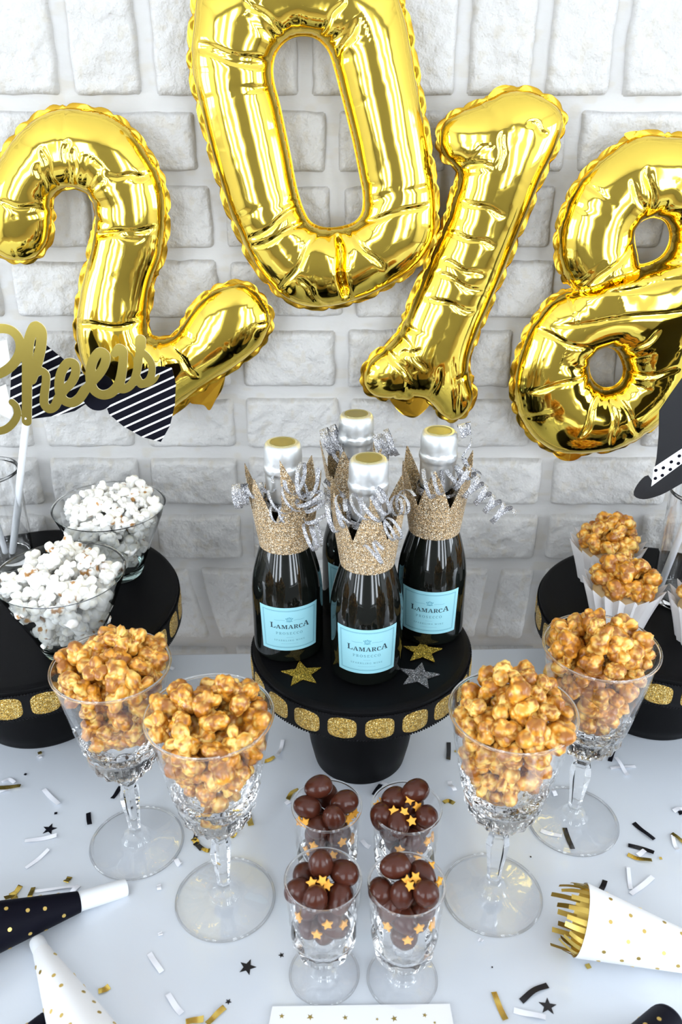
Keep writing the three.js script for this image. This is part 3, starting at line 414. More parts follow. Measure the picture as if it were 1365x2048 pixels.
const bottleSpots = [
  { at: [0.0217, -0.6135], turn: 0.0, label: 'dark wine bottle standing nearest the front edge of the middle stand', tag: 'the front bottle' },
  { at: [-0.0475, -0.646], turn: 0.10, label: 'dark wine bottle on the middle stand next to the lone gold star', tag: 'the bottle behind the lone gold star' },
  { at: [0.0825, -0.671], turn: -0.13, label: 'dark wine bottle on the middle stand behind the overlapping gold and silver stars', tag: 'the bottle behind the overlapping stars' },
  { at: [0.0134, -0.711], turn: -0.05, label: 'dark wine bottle standing furthest back, mostly hidden by the front bottle', tag: 'the hidden back bottle' },
];
const bottle0 = makeBottle();
bottleSpots.forEach((s, i) => {
  const b = i ? bottle0.clone() : bottle0; if (i) { b.name = numbered('wine_bottle'); scene.add(b); b.userData = { ...bottle0.userData }; }
  b.position.set(s.at[0], T + STAND.h, s.at[1]); b.rotation.y = s.turn; b.userData.label = s.label; b.userData.group = 'dark bottles on the middle stand';
});
function crown(label, at, turn, lean, tipTurn) {      // flaring glitter-paper crown with five points
  const pos = [], uv = [], idx = [], n = 150, m = 14, tips = 6, h0 = 0.1065, band = 0.031, tall = 0.071;
  for (const side of [0, 1]) for (let j = 0; j <= m; j++) for (let i = 0; i <= n; i++) {
    const a = (i / n) * 2 * Math.PI, saw = Math.abs((((a + tipTurn) / (2 * Math.PI)) * tips) % 1 * 2 - 1), top = band + (tall - band) * Math.pow(saw, 0.95), y = (j / m) * top, r = 0.0226 + 0.0090 * (y / tall) * 1.15 - side * 0.0005 + 0.0006 * Math.sin(a * 3 + 1) * (y / tall);
    pos.push(r * Math.sin(a), h0 + y, r * Math.cos(a)); uv.push(a * 0.026 * 32, y * 32);
  }
  const W = n + 1, S = W * (m + 1);
  for (let j = 0; j < m; j++) for (let i = 0; i < n; i++) { const a = j * W + i; idx.push(a, a + 1, a + W + 1, a, a + W + 1, a + W, S + a, S + a + W + 1, S + a + 1, S + a, S + a + W, S + a + W + 1); }
  for (let i = 0; i < n; i++) { const a = m * W + i; idx.push(a, a + 1, S + a + 1, a, S + a + 1, S + a, i, S + i + 1, i + 1, i, S + i, S + i + 1); }
  const c = solo('crown_decoration', label, 'crown', geo(pos, idx, uv), M.roseGlitter, [at[0], T + STAND.h, at[1]], 'glitter paper crowns on the bottles');
  c.rotation.set(lean[0], turn, lean[1]); return c;
}
crown('champagne glitter paper crown around the neck of the front bottle', bottleSpots[0].at, 0, [0, 0], 0.52 * 0 - 0.05);
crown('champagne glitter paper crown on the bottle behind the lone gold star', bottleSpots[1].at, 0, [0, 0], -0.30);
crown('champagne glitter paper crown on the bottle behind the overlapping stars', bottleSpots[2].at, 0, [0, 0], 0.18);
crown('champagne glitter paper crown on the back bottle, only its points showing', bottleSpots[3].at, 0, [0, 0], 0.35);

function curlGeo(a, b, radius, turns, wide, phase = 0, squash = 1) {   // a ribbon wound into a loose spiral from a to b
  const width = wide * 0.78, A = new THREE.Vector3(...a), B = new THREE.Vector3(...b), ax = B.clone().sub(A), L = ax.length(), d = ax.clone().normalize(), e = new THREE.Vector3(0, 1, 0.3).cross(d).normalize(); if (e.lengthSq() < 0.1) e.set(1, 0, 0); const f = d.clone().cross(e), n = Math.max(24, Math.round(turns * 26)), pos = [], uv = [], idx = [], th = 0.00012;
  for (let i = 0; i <= n; i++) {
    const t = i / n, w = phase + t * turns * 2 * Math.PI, r = radius * 1.15 * (0.88 + 0.16 * Math.sin(t * 7 + phase)), out = e.clone().multiplyScalar(Math.cos(w)).addScaledVector(f, Math.sin(w) * squash), c = A.clone().addScaledVector(d, t * L).addScaledVector(out, r);
    for (const s of [-1, 1]) for (const k of [-1, 1]) { const p = c.clone().addScaledVector(d, (s * width) / 2).addScaledVector(out, k * th); pos.push(p.x, p.y, p.z); uv.push(t * turns * radius * 6.28 * 40, s * width * 40 * 0.5); }
  }
  for (let i = 0; i < n; i++) { const q = i * 4, r = q + 4; idx.push(q + 1, r + 1, r + 3, q + 1, r + 3, q + 3, q, q + 2, r + 2, q, r + 2, r, q, r, r + 1, q, r + 1, q + 1, q + 2, q + 3, r + 3, q + 2, r + 3, r + 2); }
  return geo(pos, idx, uv);
}
function ribbon(label, at, curls) {
  const t = thing('curling_ribbon', label, 'ribbon', [0, 0, 0], 0, 'silver curling ribbons tied to the bottles');
  part(t, 'neck_tie', curlGeo([at[0], T + STAND.h + 0.1455, at[1]], [at[0], T + STAND.h + 0.1495, at[1]], 0.0168, 2.2, 0.004), M.silverRibbon);
  for (const c of curls) part(t, 'curl', curlGeo(...c), M.silverRibbon);
}
ribbon('silver curling ribbon around the neck of the front bottle', bottleSpots[0].at, [
  [[0.0021, 1.0513, -0.588], [0.0172, 1.0611, -0.582], 0.0115, 1.6, 0.003, 0.4], [[0.0227, 1.0531, -0.586], [0.0351, 1.0621, -0.585], 0.0105, 2.2, 0.004, 1.2], [[0.0397, 1.0554, -0.59], [0.0527, 1.053, -0.6], 0.0085, 2.0, 0.004, 2],
  [[0.0228, 1.0207, -0.572], [0.0313, 1.0252, -0.575], 0.0105, 1.3, 0.003, 0.2, 0.6], [[0.0341, 1.0392, -0.578], [0.0412, 1.0414, -0.582], 0.0095, 1.5, 0.003, 1.6], [[-0.0081, 1.0394, -0.6], [0.0068, 1.0427, -0.598], 0.011, 2.2, 0.0045, 0.9]]);
ribbon('silver curling ribbon on the bottle behind the lone gold star', bottleSpots[1].at, [
  [[-0.086, 1.0427, -0.632], [-0.0778, 1.0436, -0.632], 0.0088, 3.2, 0.006, 0], [[-0.0746, 1.0449, -0.634], [-0.051, 1.0554, -0.628], 0.006, 2.2, 0.004, 1], [[-0.049, 1.0459, -0.618], [-0.0326, 1.0555, -0.612], 0.0125, 1.8, 0.003, 1.8], [[-0.0385, 1.0657, -0.618], [-0.0225, 1.0663, -0.612], 0.014, 1.6, 0.0042, 2.6],
  [[-0.0255, 1.0555, -0.612], [-0.017, 1.0355, -0.612], 0.0115, 2.6, 0.0042, 0.5], [[-0.0259, 1.0182, -0.606], [-0.017, 1.0214, -0.606], 0.0105, 2.1, 0.0035, 1], [[-0.0542, 1.0334, -0.616], [-0.0442, 1.0364, -0.612], 0.0065, 1.4, 0.003, 1]]);
ribbon('silver curling ribbon on the bottle behind the overlapping stars, one long spiral trailing', bottleSpots[2].at, [
  [[0.0985, 1.051, -0.655], [0.1386, 1.0163, -0.642], 0.0098, 5.2, 0.0058, 0.4], [[0.0698, 1.0488, -0.642], [0.0826, 1.0524, -0.64], 0.0128, 1.9, 0.0042, 0.5, 0.8], [[0.0996, 1.0853, -0.668], [0.107, 1.087, -0.668], 0.0052, 3.2, 0.005, 0], [[0.1015, 1.078, -0.666], [0.112, 1.0464, -0.66], 0.0065, 0.9, 0.003, 0.8], [[0.0928, 1.0487, -0.655], [0.1064, 1.0579, -0.655], 0.0085, 1.8, 0.0045, 1.5]]);
ribbon('silver curling ribbon on the back bottle, a tight roll at each side', bottleSpots[3].at, [
  [[-0.0125, 1.0622, -0.7], [-0.0028, 1.066, -0.7], 0.0105, 4.2, 0.006, 0.6], [[0.0341, 1.0575, -0.7], [0.0454, 1.0622, -0.7], 0.0108, 3.4, 0.006, 1.4], [[-0.002, 1.0498, -0.698], [0.0076, 1.0572, -0.694], 0.009, 2.0, 0.005, 0], [[-0.0119, 1.0213, -0.668], [-0.0045, 1.0314, -0.672], 0.0105, 1.8, 0.005, 2]]);

// ---------- glitter stars on the middle stand ----------
function glitterStar(label, p, turn, m, lift = 0) {
  const g = extruded(starPoints(0.0185, 0.0082, turn), 0.0006, 0.0003); uvScale(g, 30); g.rotateX(-Math.PI / 2);
  return solo('glitter_star', label, 'star', g, m, [p[0], p[1] + 0.0003 + lift, p[2]], 'glitter paper stars on the middle stand');
}
glitterStar('gold glitter star lying alone on the black stand', [-0.0341, 0.8855, -0.6017], -0.15, M.starGlitter);
glitterStar('silver glitter star partly under a gold one on the black stand', [0.0673, 0.8855, -0.5989], 2.75, M.silverGlitter);
glitterStar('gold glitter star overlapping the silver star on the black stand', [0.0736, 0.8855, -0.6321], 0.1, M.starGlitter, 0.0013);

// ---------- popcorn kernels: a few shapes of each sort ----------
function kernelShape(seed, lobes, size, spread, color) {
  const rnd = mulberry(seed), balls = [], base = new THREE.IcosahedronGeometry(1, 7); const g = mergeVertices((base.deleteAttribute('uv'), base.deleteAttribute('normal'), base), 1e-5);
  for (let k = 0; k < lobes; k++) { const v = new THREE.Vector3(rnd() * 2 - 1, rnd() * 2 - 1, rnd() * 2 - 1).normalize(); balls.push([v.multiplyScalar(spread * (0.55 + 0.6 * rnd())), (0.34 + 0.30 * rnd()) * (1 - 0.25 * spread)]); }
  balls.push([new THREE.Vector3(), 0.42]);
  const p = g.attributes.position, col = new Float32Array(p.count * 3), d = new THREE.Vector3();
  for (let i = 0; i < p.count; i++) {
    d.fromBufferAttribute(p, i).normalize(); let r = 0.2;
    for (const [c, R] of balls) { const b = d.dot(c), q = b * b - c.lengthSq() + R * R; if (q > 0) r = Math.max(r, b + Math.sqrt(q)); else if (b > 0) r = Math.max(r, b * 0.9 * R / (R + 0.4)); }
    r *= 1 + 0.07 * noise3(d.x * 4, d.y * 4, d.z * 4 + seed) - 0.09 * Math.pow(1 - Math.abs(noise3(d.x * 5 + 3, d.y * 5, d.z * 5 + seed)), 5) + 0.03 * noise3(d.x * 12, d.y * 12, d.z * 12 + seed);
    p.setXYZ(i, d.x * r * size, d.y * r * size, d.z * r * size); col.set(color(d, r, seed), i * 3);
  }
  g.setAttribute('color', new THREE.BufferAttribute(col, 3)); g.computeVertexNormals(); return g;
}
const caramelColor = (d, r, s) => {                 // brown glaze in patches, yellow and cream where it missed
  const a = fbm(d.x * 2.1 + s, d.y * 2.1, d.z * 2.1, 3), b = fbm(d.x * 4.6, d.y * 4.6 + s * 2, d.z * 4.6, 3), glaze = smooth(-0.18, 0.16, a + 0.5 * b + (s % 5 - 1.4) * 0.05), cream = smooth(0.04, 0.26, b - 0.5 * a + ((s % 3) - 1) * 0.13);
  const amber = [0.70, 0.29, 0.022], brown = [0.25, 0.070, 0.006], pale = [0.90, 0.62, 0.17];
  return amber.map((v, k) => lerp(lerp(v, brown[k], glaze * 0.85), pale[k], cream * (1 - 0.5 * glaze)));
};
const whiteColor = (d, r, s) => {
  const a = noise3(d.x * 1.9 + s * 3, d.y * 1.9, d.z * 1.9), hull = smooth(0.58, 0.70, a + 0.25 * noise3(d.x * 6, d.y * 6 + s, d.z * 6)) * (s % 2), warm = smooth(0.0, 0.7, noise3(d.x * 3, d.y * 3 + s, d.z * 3 + 5)), white = [0.94, 0.93, 0.90], yellow = [0.88, 0.80, 0.60], husk = [0.42, 0.21, 0.065];
  return white.map((v, k) => lerp(lerp(v, yellow[k], 0.45 * warm), husk[k], hull));
};
const caramelShapes = [1, 2, 3, 4, 5, 6, 7, 8, 9, 10].map((k) => kernelShape(k, k % 4 === 0 ? 5 : 8 + (k % 4), 0.0122, k % 4 === 0 ? 0.36 : 0.60, caramelColor));
const popcornShapes = [1, 2, 3, 4, 5, 6, 7, 8].map((k) => kernelShape(k + 20, 8 + (k % 4), 0.0094, 0.80, whiteColor));
// pieces tipped into a vessel: inner(h) is the inside radius, dome the heap above the rim; returns spots sorted so that the ones in sight come first
function heap(inner, h0, h1, dome, rim, gap, seed, tries = 9000, lean = [0, 0], side = 0.64) {
  const rnd = mulberry(seed), spots = [];
  const fits = (x, y, z) => { const r = Math.hypot(x, z), top = h1 + dome * (1 - (r / rim) ** 2) + lean[0] * x + lean[1] * z; return y > h0 && y < top && (y > h1 + 0.002 ? r < rim * 0.9 : r < inner(y) - gap * side); };
  for (let k = 0; k < tries; k++) {
    const x = (rnd() * 2 - 1) * rim, z = (rnd() * 2 - 1) * rim, y = lerp(h0, h1 + dome * 1.1, rnd()); if (!fits(x, y, z)) continue;
    if (spots.every((s) => (s[0] - x) ** 2 + (s[1] - y) ** 2 + (s[2] - z) ** 2 > gap * gap)) spots.push([x, y, z]);
  }
  for (const s of spots) { const r = Math.hypot(s[0], s[2]), top = h1 + dome * (1 - (r / rim) ** 2) + lean[0] * s[0] + lean[1] * s[2], deep = top - s[1], wall = inner(Math.min(s[1], h1)) - r; s.push(deep < gap * 1.15 ? deep - 0.02 - s[2] * 0.02 : wall < gap * 1.05 && s[2] > -rim * 0.35 ? wall + 0.01 - s[2] * 0.2 : 1 + wall); }
  return spots.sort((a, b) => a[3] - b[3]);
}
function pour(spots, base, shapes, material, name, label, restLabel, group, most, seed, topFrom, spread = 0.25) {
  const rnd = mulberry(seed), turn = () => new THREE.Euler(rnd() * 6.28, rnd() * 6.28, rnd() * 6.28);
  const near = spots.slice(0, most), rest = spots.slice(most);
  for (const [x, y, z] of near) { const which = Math.floor(rnd() * shapes.length), where = (y > topFrom ? 'heaped on top of' : 'low inside') + ' the ', look = which % 4 === 3 ? 'rounded ' : 'craggy ', m = solo(name, look + label + ' ' + where + group, 'popcorn', shapes[which], material, [base[0] + x, base[1] + y, base[2] + z], look + label + ' ' + where + group), k = 1 + (rnd() - 0.5) * spread; m.rotation.copy(turn()); m.scale.set(k * (0.9 + 0.2 * rnd()), k, k * (0.9 + 0.2 * rnd())); }
  if (rest.length) {
    const byShape = shapes.map(() => []), q = new THREE.Matrix4();
    const g = mergeGeometries(rest.map(([x, y, z]) => { const k = 1 + (rnd() - 0.5) * spread, gg = shapes[Math.floor(rnd() * shapes.length)].clone(); q.compose(new THREE.Vector3(x, y, z), new THREE.Quaternion().setFromEuler(turn()), new THREE.Vector3(k, k, k)); return gg.applyMatrix4(q); }));
    const m = new THREE.Mesh(g, material); m.name = numbered('popcorn_filling'); m.position.set(...base); m.userData = { label: restLabel, category: 'popcorn', kind: 'stuff' }; scene.add(m);
  }
}

const insideOf = (profile) => (h) => { for (let i = 0; i + 1 < profile.length; i++) if (h <= profile[i + 1][1]) return lerp(profile[i][0], profile[i + 1][0], clamp((h - profile[i][1]) / (profile[i + 1][1] - profile[i][1]), 0, 1)); return profile[profile.length - 1][0]; };

const lip = (R, y, r) => { const g = new THREE.TorusGeometry(R, r, 14, 128); g.rotateX(Math.PI / 2); g.translate(0, y, 0); return g; };   // the thick fire-polished edge
// ---------- cut-crystal goblets of caramel popcorn ----------
const facet = (n, a, k) => { const w = (2 * Math.PI) / n, q = ((a % w) + w) % w - w / 2; return lerp(1, Math.cos(w / 2) / Math.cos(q), k); };
const gobletInner = [[0, 0.1050], [0.009, 0.1055], [0.0180, 0.1100], [0.0258, 0.1195], [0.0322, 0.136], [0.0378, 0.157], [0.0421, 0.178], [0.0447, 0.1915]];
const goblet0 = (() => {
  const t = thing('crystal_goblet', '', 'goblet');
  const cut = (r, h, a) => {
    if (h > 0.153) return r;
    const low = smooth(0.080, 0.087, h) * smooth(0.119, 0.111, h), cellA = (a * 16) / Math.PI / 2, row = (h - 0.084) / 0.0098, d1 = Math.abs(((cellA + row * 0.5) % 1 + 1) % 1 - 0.5), d2 = Math.abs(((cellA - row * 0.5) % 1 + 1) % 1 - 0.5);
    const flute = smooth(0.152, 0.122, h) * smooth(0.106, 0.115, h), q = ((a * 16) / (2 * Math.PI)) % 1, w = 0.06 + 0.3 * smooth(0.150, 0.116, h), v = Math.max(0, 1 - Math.abs(q - 0.5) / w);
    return r - 0.0034 * low * (1 - 2 * Math.min(d1, d2)) * 0.62 + 0.0006 * low - 0.0012 * flute * v;
  };
  const up = soft([[0.0102, 0.0815, 1], [0.0135, 0.0845], [0.0195, 0.0890], [0.0252, 0.0950], [0.0288, 0.1030], [0.0312, 0.1130], [0.0338, 0.1260], [0.0373, 0.1450], [0.0407, 0.1640], [0.0437, 0.1815], [0.0456, 0.1912], [0.04605, 0.1922], [0.0457, 0.1927], [0.0451, 0.1922, 1]], 7);
  const down = soft([...gobletInner].reverse(), 5);
  // the upper wall is thin blown glass; below it the thick cut base
  const split = 0.124, wallUp = up.filter((p) => p[1] >= split), wallDown = down.filter((p) => p[1] >= split), baseUp = up.filter((p) => p[1] <= split), baseDown = down.filter((p) => p[1] <= split);
  const edgeR = 0.0334, wall = turned([[edgeR, split], ...wallUp, ...wallDown.slice(1), [insideOf(gobletInner)(split), split]], 160), base = turned([...baseUp, [edgeR, split], [insideOf(gobletInner)(split), split], ...baseDown], 192);
  const carve = (g) => { const p = g.attributes.position; for (let i = 0; i < p.count; i++) { const x = p.getX(i), z = p.getZ(i), h = p.getY(i), r = Math.hypot(x, z); if (h < 0.0816 || r < insideOf(gobletInner)(h) + 0.0004) continue; const q = cut(r, h, Math.atan2(x, z) + Math.PI) / r; p.setX(i, x * q); p.setZ(i, z * q); } g.computeVertexNormals(); return toCreasedNormals(g, 0.5); };
  part(t, 'bowl', carve(wall), M.sheet); part(t, 'rim', lip(0.04565, 0.1921, 0.0011), M.clear); part(t, 'cut_base', carve(base), M.crystal);
  const stem = soft([[0.0098, 0.0125, 1], [0.0060, 0.0160], [0.0058, 0.024], [0.0072, 0.040], [0.0092, 0.056], [0.0078, 0.067], [0.0072, 0.0725], [0.0103, 0.0770], [0.0108, 0.0795], [0.0102, 0.0815, 1]], 5), S = 96;
  const sg = turned(stem, S, (r, h, a) => r * facet(6, a, smooth(0.0128, 0.017, h) * smooth(0.0812, 0.0762, h)));
  part(t, 'stem', toCreasedNormals(sg, 0.35), M.crystal);
  part(t, 'foot', turned(soft([[0, 0.0002, 1], [0.0385, 0.0002, 1], [0.0402, 0.0010], [0.0398, 0.0022], [0.0360, 0.0031], [0.0240, 0.0042], [0.0140, 0.0056], [0.0112, 0.0085], [0.0098, 0.0125, 1]], 6), 128), M.sheet); part(t, 'foot_edge', lip(0.0397, 0.0013, 0.0011), M.clear);
  return t;
})();
const goblets = [
  { at: [-0.1785, -0.5395], turn: 0.2, what: 'goblet in front of the popcorn bowls', short: 'goblet before the popcorn bowls', lean: [0.05, -0.05] },
  { at: [-0.0943, -0.482], turn: 0.0, what: 'goblet between the popcorn bowls and the small egg glasses', short: 'goblet nearest the black horn', lean: [0.02, -0.04] },
  { at: [0.1240, -0.4865], turn: 0.35, what: 'goblet between the small egg glasses and the gold-fringed horn', short: 'goblet nearest the fringed horn', lean: [-0.05, -0.02] },
  { at: [0.2085, -0.5640], turn: 0.1, what: 'goblet in front of the cupcakes', short: 'goblet before the cupcakes', lean: [0.0, -0.05] },
];
goblets.forEach((s, i) => {
  const g = i ? goblet0.clone() : goblet0; if (i) { g.name = numbered('crystal_goblet'); scene.add(g); g.userData = { ...goblet0.userData }; }
  g.position.set(s.at[0], T, s.at[1]); g.rotation.y = s.turn; g.userData.label = 'cut-crystal ' + s.what; g.userData.group = 'crystal goblets of caramel popcorn';
  const spots = heap(insideOf(gobletInner), 0.113, 0.186, [0.026, 0.022, 0.034, 0.028][i], 0.0425, 0.0146, 100 + i, 12000, s.lean);
  pour(spots, [s.at[0], T, s.at[1]], caramelShapes, M.caramel, 'caramel_popcorn', 'caramel popcorn', 'caramel popcorn deep inside the ' + s.what, s.short, 66, 300 + i, 0.178);
});

// ---------- glass bowls of white popcorn ----------
const bowlInner = [[0, 0.0075], [0.020, 0.0080], [0.0258, 0.0110], [0.0330, 0.027], [0.0430, 0.050], [0.0538, 0.0765]];
const bowl0 = (() => {
  const t = thing('glass_bowl', '', 'bowl');
  const up = soft([[0, 0.0015, 1], [0.0210, 0.0002, 1], [0.0246, 0.0010], [0.0262, 0.0035], [0.0350, 0.0265], [0.0450, 0.0500], [0.0553, 0.0765], [0.0556, 0.0775], [0.0550, 0.0780], [0.0543, 0.0775, 1]], 6), down = soft([...bowlInner].reverse(), 5);
  part(t, 'glass_body', turned([...up, ...down.slice(1)], 144), M.greenClear); return t;
})();
const H136 = LEFT.h;
[{ at: [-0.2330, -0.772], what: 'glass bowl at the back of the large stand', lean: [0.05, -0.12], most: 138 }, { at: [-0.2440, -0.641], what: 'glass bowl at the front of the large stand', lean: [0.02, -0.12], most: 158 }].forEach((s, i) => {
  const b = i ? bowl0.clone() : bowl0; if (i) { b.name = numbered('glass_bowl'); scene.add(b); b.userData = { ...bowl0.userData }; }
  b.position.set(s.at[0], T + H136, s.at[1]); b.userData.label = 'flared clear ' + s.what + ', full of white popcorn'; b.userData.group = 'bowls of white popcorn';
  const spots = heap(insideOf(bowlInner), 0.013, 0.070, 0.020, 0.0500, 0.0122, 500 + i, 26000, s.lean, 0.56);
  pour(spots, [s.at[0], T + H136, s.at[1]], popcornShapes, M.popcorn, 'white_popcorn', 'white popcorn', 'white popcorn deep inside the ' + s.what, s.what.replace('glass bowl', 'bowl'), s.most, 700 + i, 0.062, 0.35);
});

// ---------- small stemmed glasses with chocolate eggs and gold candy stars ----------
const smallInner = [[0, 0.0380], [0.008, 0.0385], [0.0150, 0.0420], [0.0195, 0.050], [0.0225, 0.064], [0.0245, 0.082], [0.0257, 0.1015]];
const small0 = (() => {
  const t = thing('small_glass', '', 'glass');
  const cut = (r, h, a) => r - 0.0008 * smooth(0.030, 0.036, h) * smooth(0.062, 0.044, h) * Math.pow(Math.abs(Math.cos(a * 6)), 1.5);
  const up = soft([[0.0092, 0.0270, 1], [0.0150, 0.0285], [0.0205, 0.0330], [0.0232, 0.0420], [0.0243, 0.0540], [0.0252, 0.0700], [0.0262, 0.0880], [0.0267, 0.1012], [0.0266, 0.1022], [0.0262, 0.1024], [0.02585, 0.1020, 1]], 7), down = soft([...smallInner].reverse(), 5);
  const split = 0.0500, ro = 0.0241, ri = insideOf(smallInner)(split), wall = turned([[ro, split], ...up.filter((p) => p[1] > split), ...down.slice(1).filter((p) => p[1] > split), [ri, split]], 120);
  const base = turned([...up.filter((p) => p[1] <= split), [ro, split], [ri, split], ...down.filter((p) => p[1] <= split)], 120), q = base.attributes.position;
  for (let i = 120; i < q.count; i++) { const x = q.getX(i), z = q.getZ(i), h = q.getY(i), r = Math.hypot(x, z); if (r < insideOf(smallInner)(h) + 0.0005) continue; const k = cut(r, h, Math.atan2(x, z)) / r; q.setX(i, x * k); q.setZ(i, z * k); } base.computeVertexNormals();
  part(t, 'bowl', wall, M.sheet); part(t, 'rim', lip(0.0264, 0.1020, 0.0009), M.clear); part(t, 'thick_base', base, M.clear);
  part(t, 'stem', turned(soft([[0.0100, 0.0085, 1], [0.0082, 0.0125], [0.0078, 0.0180], [0.0082, 0.0235], [0.0092, 0.0270, 1]], 5), 72), M.clear);
  part(t, 'foot', turned(soft([[0, 0.0002, 1], [0.0245, 0.0002, 1], [0.0260, 0.0010], [0.0256, 0.0021], [0.0220, 0.0029], [0.0150, 0.0042], [0.0115, 0.0060], [0.0100, 0.0085, 1]], 6), 96), M.sheet); part(t, 'foot_edge', lip(0.0256, 0.0012, 0.0009), M.clear);
  return t;
})();
const eggGeo = (() => { const g = new THREE.SphereGeometry(1, 40, 28), p = g.attributes.position; for (let i = 0; i < p.count; i++) { const y = p.getY(i), k = 1 + 0.02 * noise3(p.getX(i) * 2, y * 2, p.getZ(i) * 2), e = 1 - 0.09 * y; p.setXYZ(i, p.getX(i) * 0.0089 * e * k, y * 0.0112 * k, p.getZ(i) * 0.0089 * e * k); } g.computeVertexNormals(); return g; })();
const candyGeo = (() => { const g = extruded(closedCurve(starPoints(0.0041, 0.0023), 60), 0.0009, 0.0005); g.translate(0, 0, -0.0009); return g; })();
function eggGlass(at, what, tag, eggs, candies, seed) {
  const g = seed ? small0.clone() : small0; if (seed) { g.name = numbered('small_glass'); scene.add(g); g.userData = { ...small0.userData }; }
  g.position.set(at[0], T, at[1]); g.rotation.y = seed * 0.7; g.userData.label = 'small stemmed glass of chocolate eggs, ' + what; g.userData.group = 'small glasses of chocolate eggs';
  const rnd = mulberry(900 + seed), egg = (p, r, label, group) => { const e = solo('chocolate_egg', label, 'chocolate egg', eggGeo, M.chocolate, p, group); e.rotation.set(...r); };
  const grp = 'chocolate eggs in the small glass ' + tag;
  for (const [p, word, r] of eggs) egg(p, r ?? [rnd() * 3, rnd() * 3, rnd() * 3], 'chocolate egg ' + word + ', small glass ' + tag, grp);
  for (let k = 0; k < 4; k++) { const a = 0.4 + (k / 4) * 2 * Math.PI + seed; egg([at[0] + 0.0118 * Math.sin(a), T + 0.078 + 0.002 * (k % 2), at[1] + 0.0118 * Math.cos(a)], [rnd() * 3, rnd() * 3, rnd() * 3], 'chocolate egg below the rim of the small glass ' + tag, grp + ', below the rim'); }
  for (let k = 0; k < 3; k++) { const a = 1 + (k / 3) * 2 * Math.PI + seed; egg([at[0] + 0.0098 * Math.sin(a), T + 0.0605, at[1] + 0.0098 * Math.cos(a)], [rnd() * 3, rnd() * 3, rnd() * 3], 'chocolate egg below the rim of the small glass ' + tag, grp + ', below the rim'); }
  egg([at[0] + 0.001, T + 0.0485, at[1]], [1.5, 0, 0.3], 'chocolate egg at the bottom of the small glass ' + tag, grp);
  candies.forEach(([p, r]) => { const c = solo('candy_star', 'gold candy star among the top eggs in the small glass ' + tag, 'candy', candyGeo, M.candy, p, 'gold candy stars in the small glass ' + tag); c.rotation.set(...r); });
  const low = [[-0.9, 0.080], [-0.2, 0.071], [0.15, 0.083], [0.75, 0.075], [1.2, 0.066], [-1.3, 0.068], [0.5, 0.062]];
  low.slice(0, 4 + (seed % 3)).forEach(([a, h], k) => { const q = a + seed * 0.21, r = insideOf(smallInner)(h) - 0.0022, c = solo('candy_star', 'gold candy star against the side of the small glass ' + tag, 'candy', candyGeo, M.candy, [at[0] + r * Math.sin(q), T + h, at[1] + r * Math.cos(q)], 'gold candy stars against the side of the small glass ' + tag); c.rotation.set(-0.12, q, k * 1.3, 'YXZ'); });
}
const flat = (a = 0) => [-0.75, 0, a];
eggGlass([-0.0125, -0.4165], 'front row, nearest the black star', 'nearest the black star', [
  [[-0.014, 0.862, -0.4208], 'standing tallest', [0.1, 0, 0.1]], [[0.0019, 0.8555, -0.4187], 'nearest the next glass at the top'], [[-0.0175, 0.851, -0.4012], 'at the middle of the front', [0.2, 0, -0.1]], [[-0.0009, 0.8455, -0.4056], 'at the front edge towards the next glass'], [[-0.0295, 0.8465, -0.4105], 'at the outer edge'], [[-0.025, 0.842, -0.425], 'sunk at the back']],
  [[[-0.0199, 0.86, -0.4063], flat(0.2)], [[-0.0128, 0.8605, -0.4075], flat(0.5)], [[-0.0094, 0.857, -0.4072], flat(1)]], 0);
eggGlass([0.0455, -0.4125], 'front row, nearest the fringed horn', 'nearest the fringed horn', [
  [[0.0375, 0.862, -0.4187], 'standing tallest', [1.2, 0, 1.3]], [[0.0568, 0.853, -0.4179], 'at the back beside a candy star'], [[0.0582, 0.854, -0.4024], 'largest at the front'], [[0.0412, 0.8505, -0.4048], 'in the middle', [0.2, 0, 0.1]], [[0.0274, 0.848, -0.4101], 'at the outer edge'], [[0.0335, 0.839, -0.4036], 'low at the front wall']],
  [[[0.045, 0.861, -0.4071], flat(0)], [[0.0509, 0.862, -0.4091], flat(0.6)], [[0.0465, 0.8605, -0.4035], flat(0.4)], [[0.063, 0.8545, -0.4247], [-0.3, 0.5, 0.3]], [[0.0682, 0.853, -0.4129], [-0.3, 0.9, 0]]], 1);
eggGlass([-0.0108, -0.4840], 'back row, nearest the lone gold star', 'nearest the lone gold star', [
  [[-0.0174, 0.863, -0.4916], 'standing tallest', [1.4, 0, 1.2]], [[0.0025, 0.856, -0.4832], 'towards the next glass', [1.3, 0, 1.2]], [[-0.0257, 0.8535, -0.4806], 'at the outer edge', [0.3, 0, 1.1]], [[-0.0054, 0.8525, -0.4717], 'at the front', [0.3, 0, 0.2]], [[-0.0176, 0.842, -0.4728], 'low at the front wall'], [[-0.0108, 0.844, -0.5012], 'sunk at the back']],
  [[[-0.0319, 0.847, -0.4725], [-0.6, -0.8, 0]], [[-0.0269, 0.848, -0.4706], [-0.4, -0.3, 0.5]], [[0.0078, 0.848, -0.4769], [-0.4, 0.7, 0.2]], [[0.0109, 0.847, -0.4808], [-0.4, 0.8, 0.8]], [[0.0059, 0.846, -0.4749], [-0.4, 0.6, 0.5]]], 2);
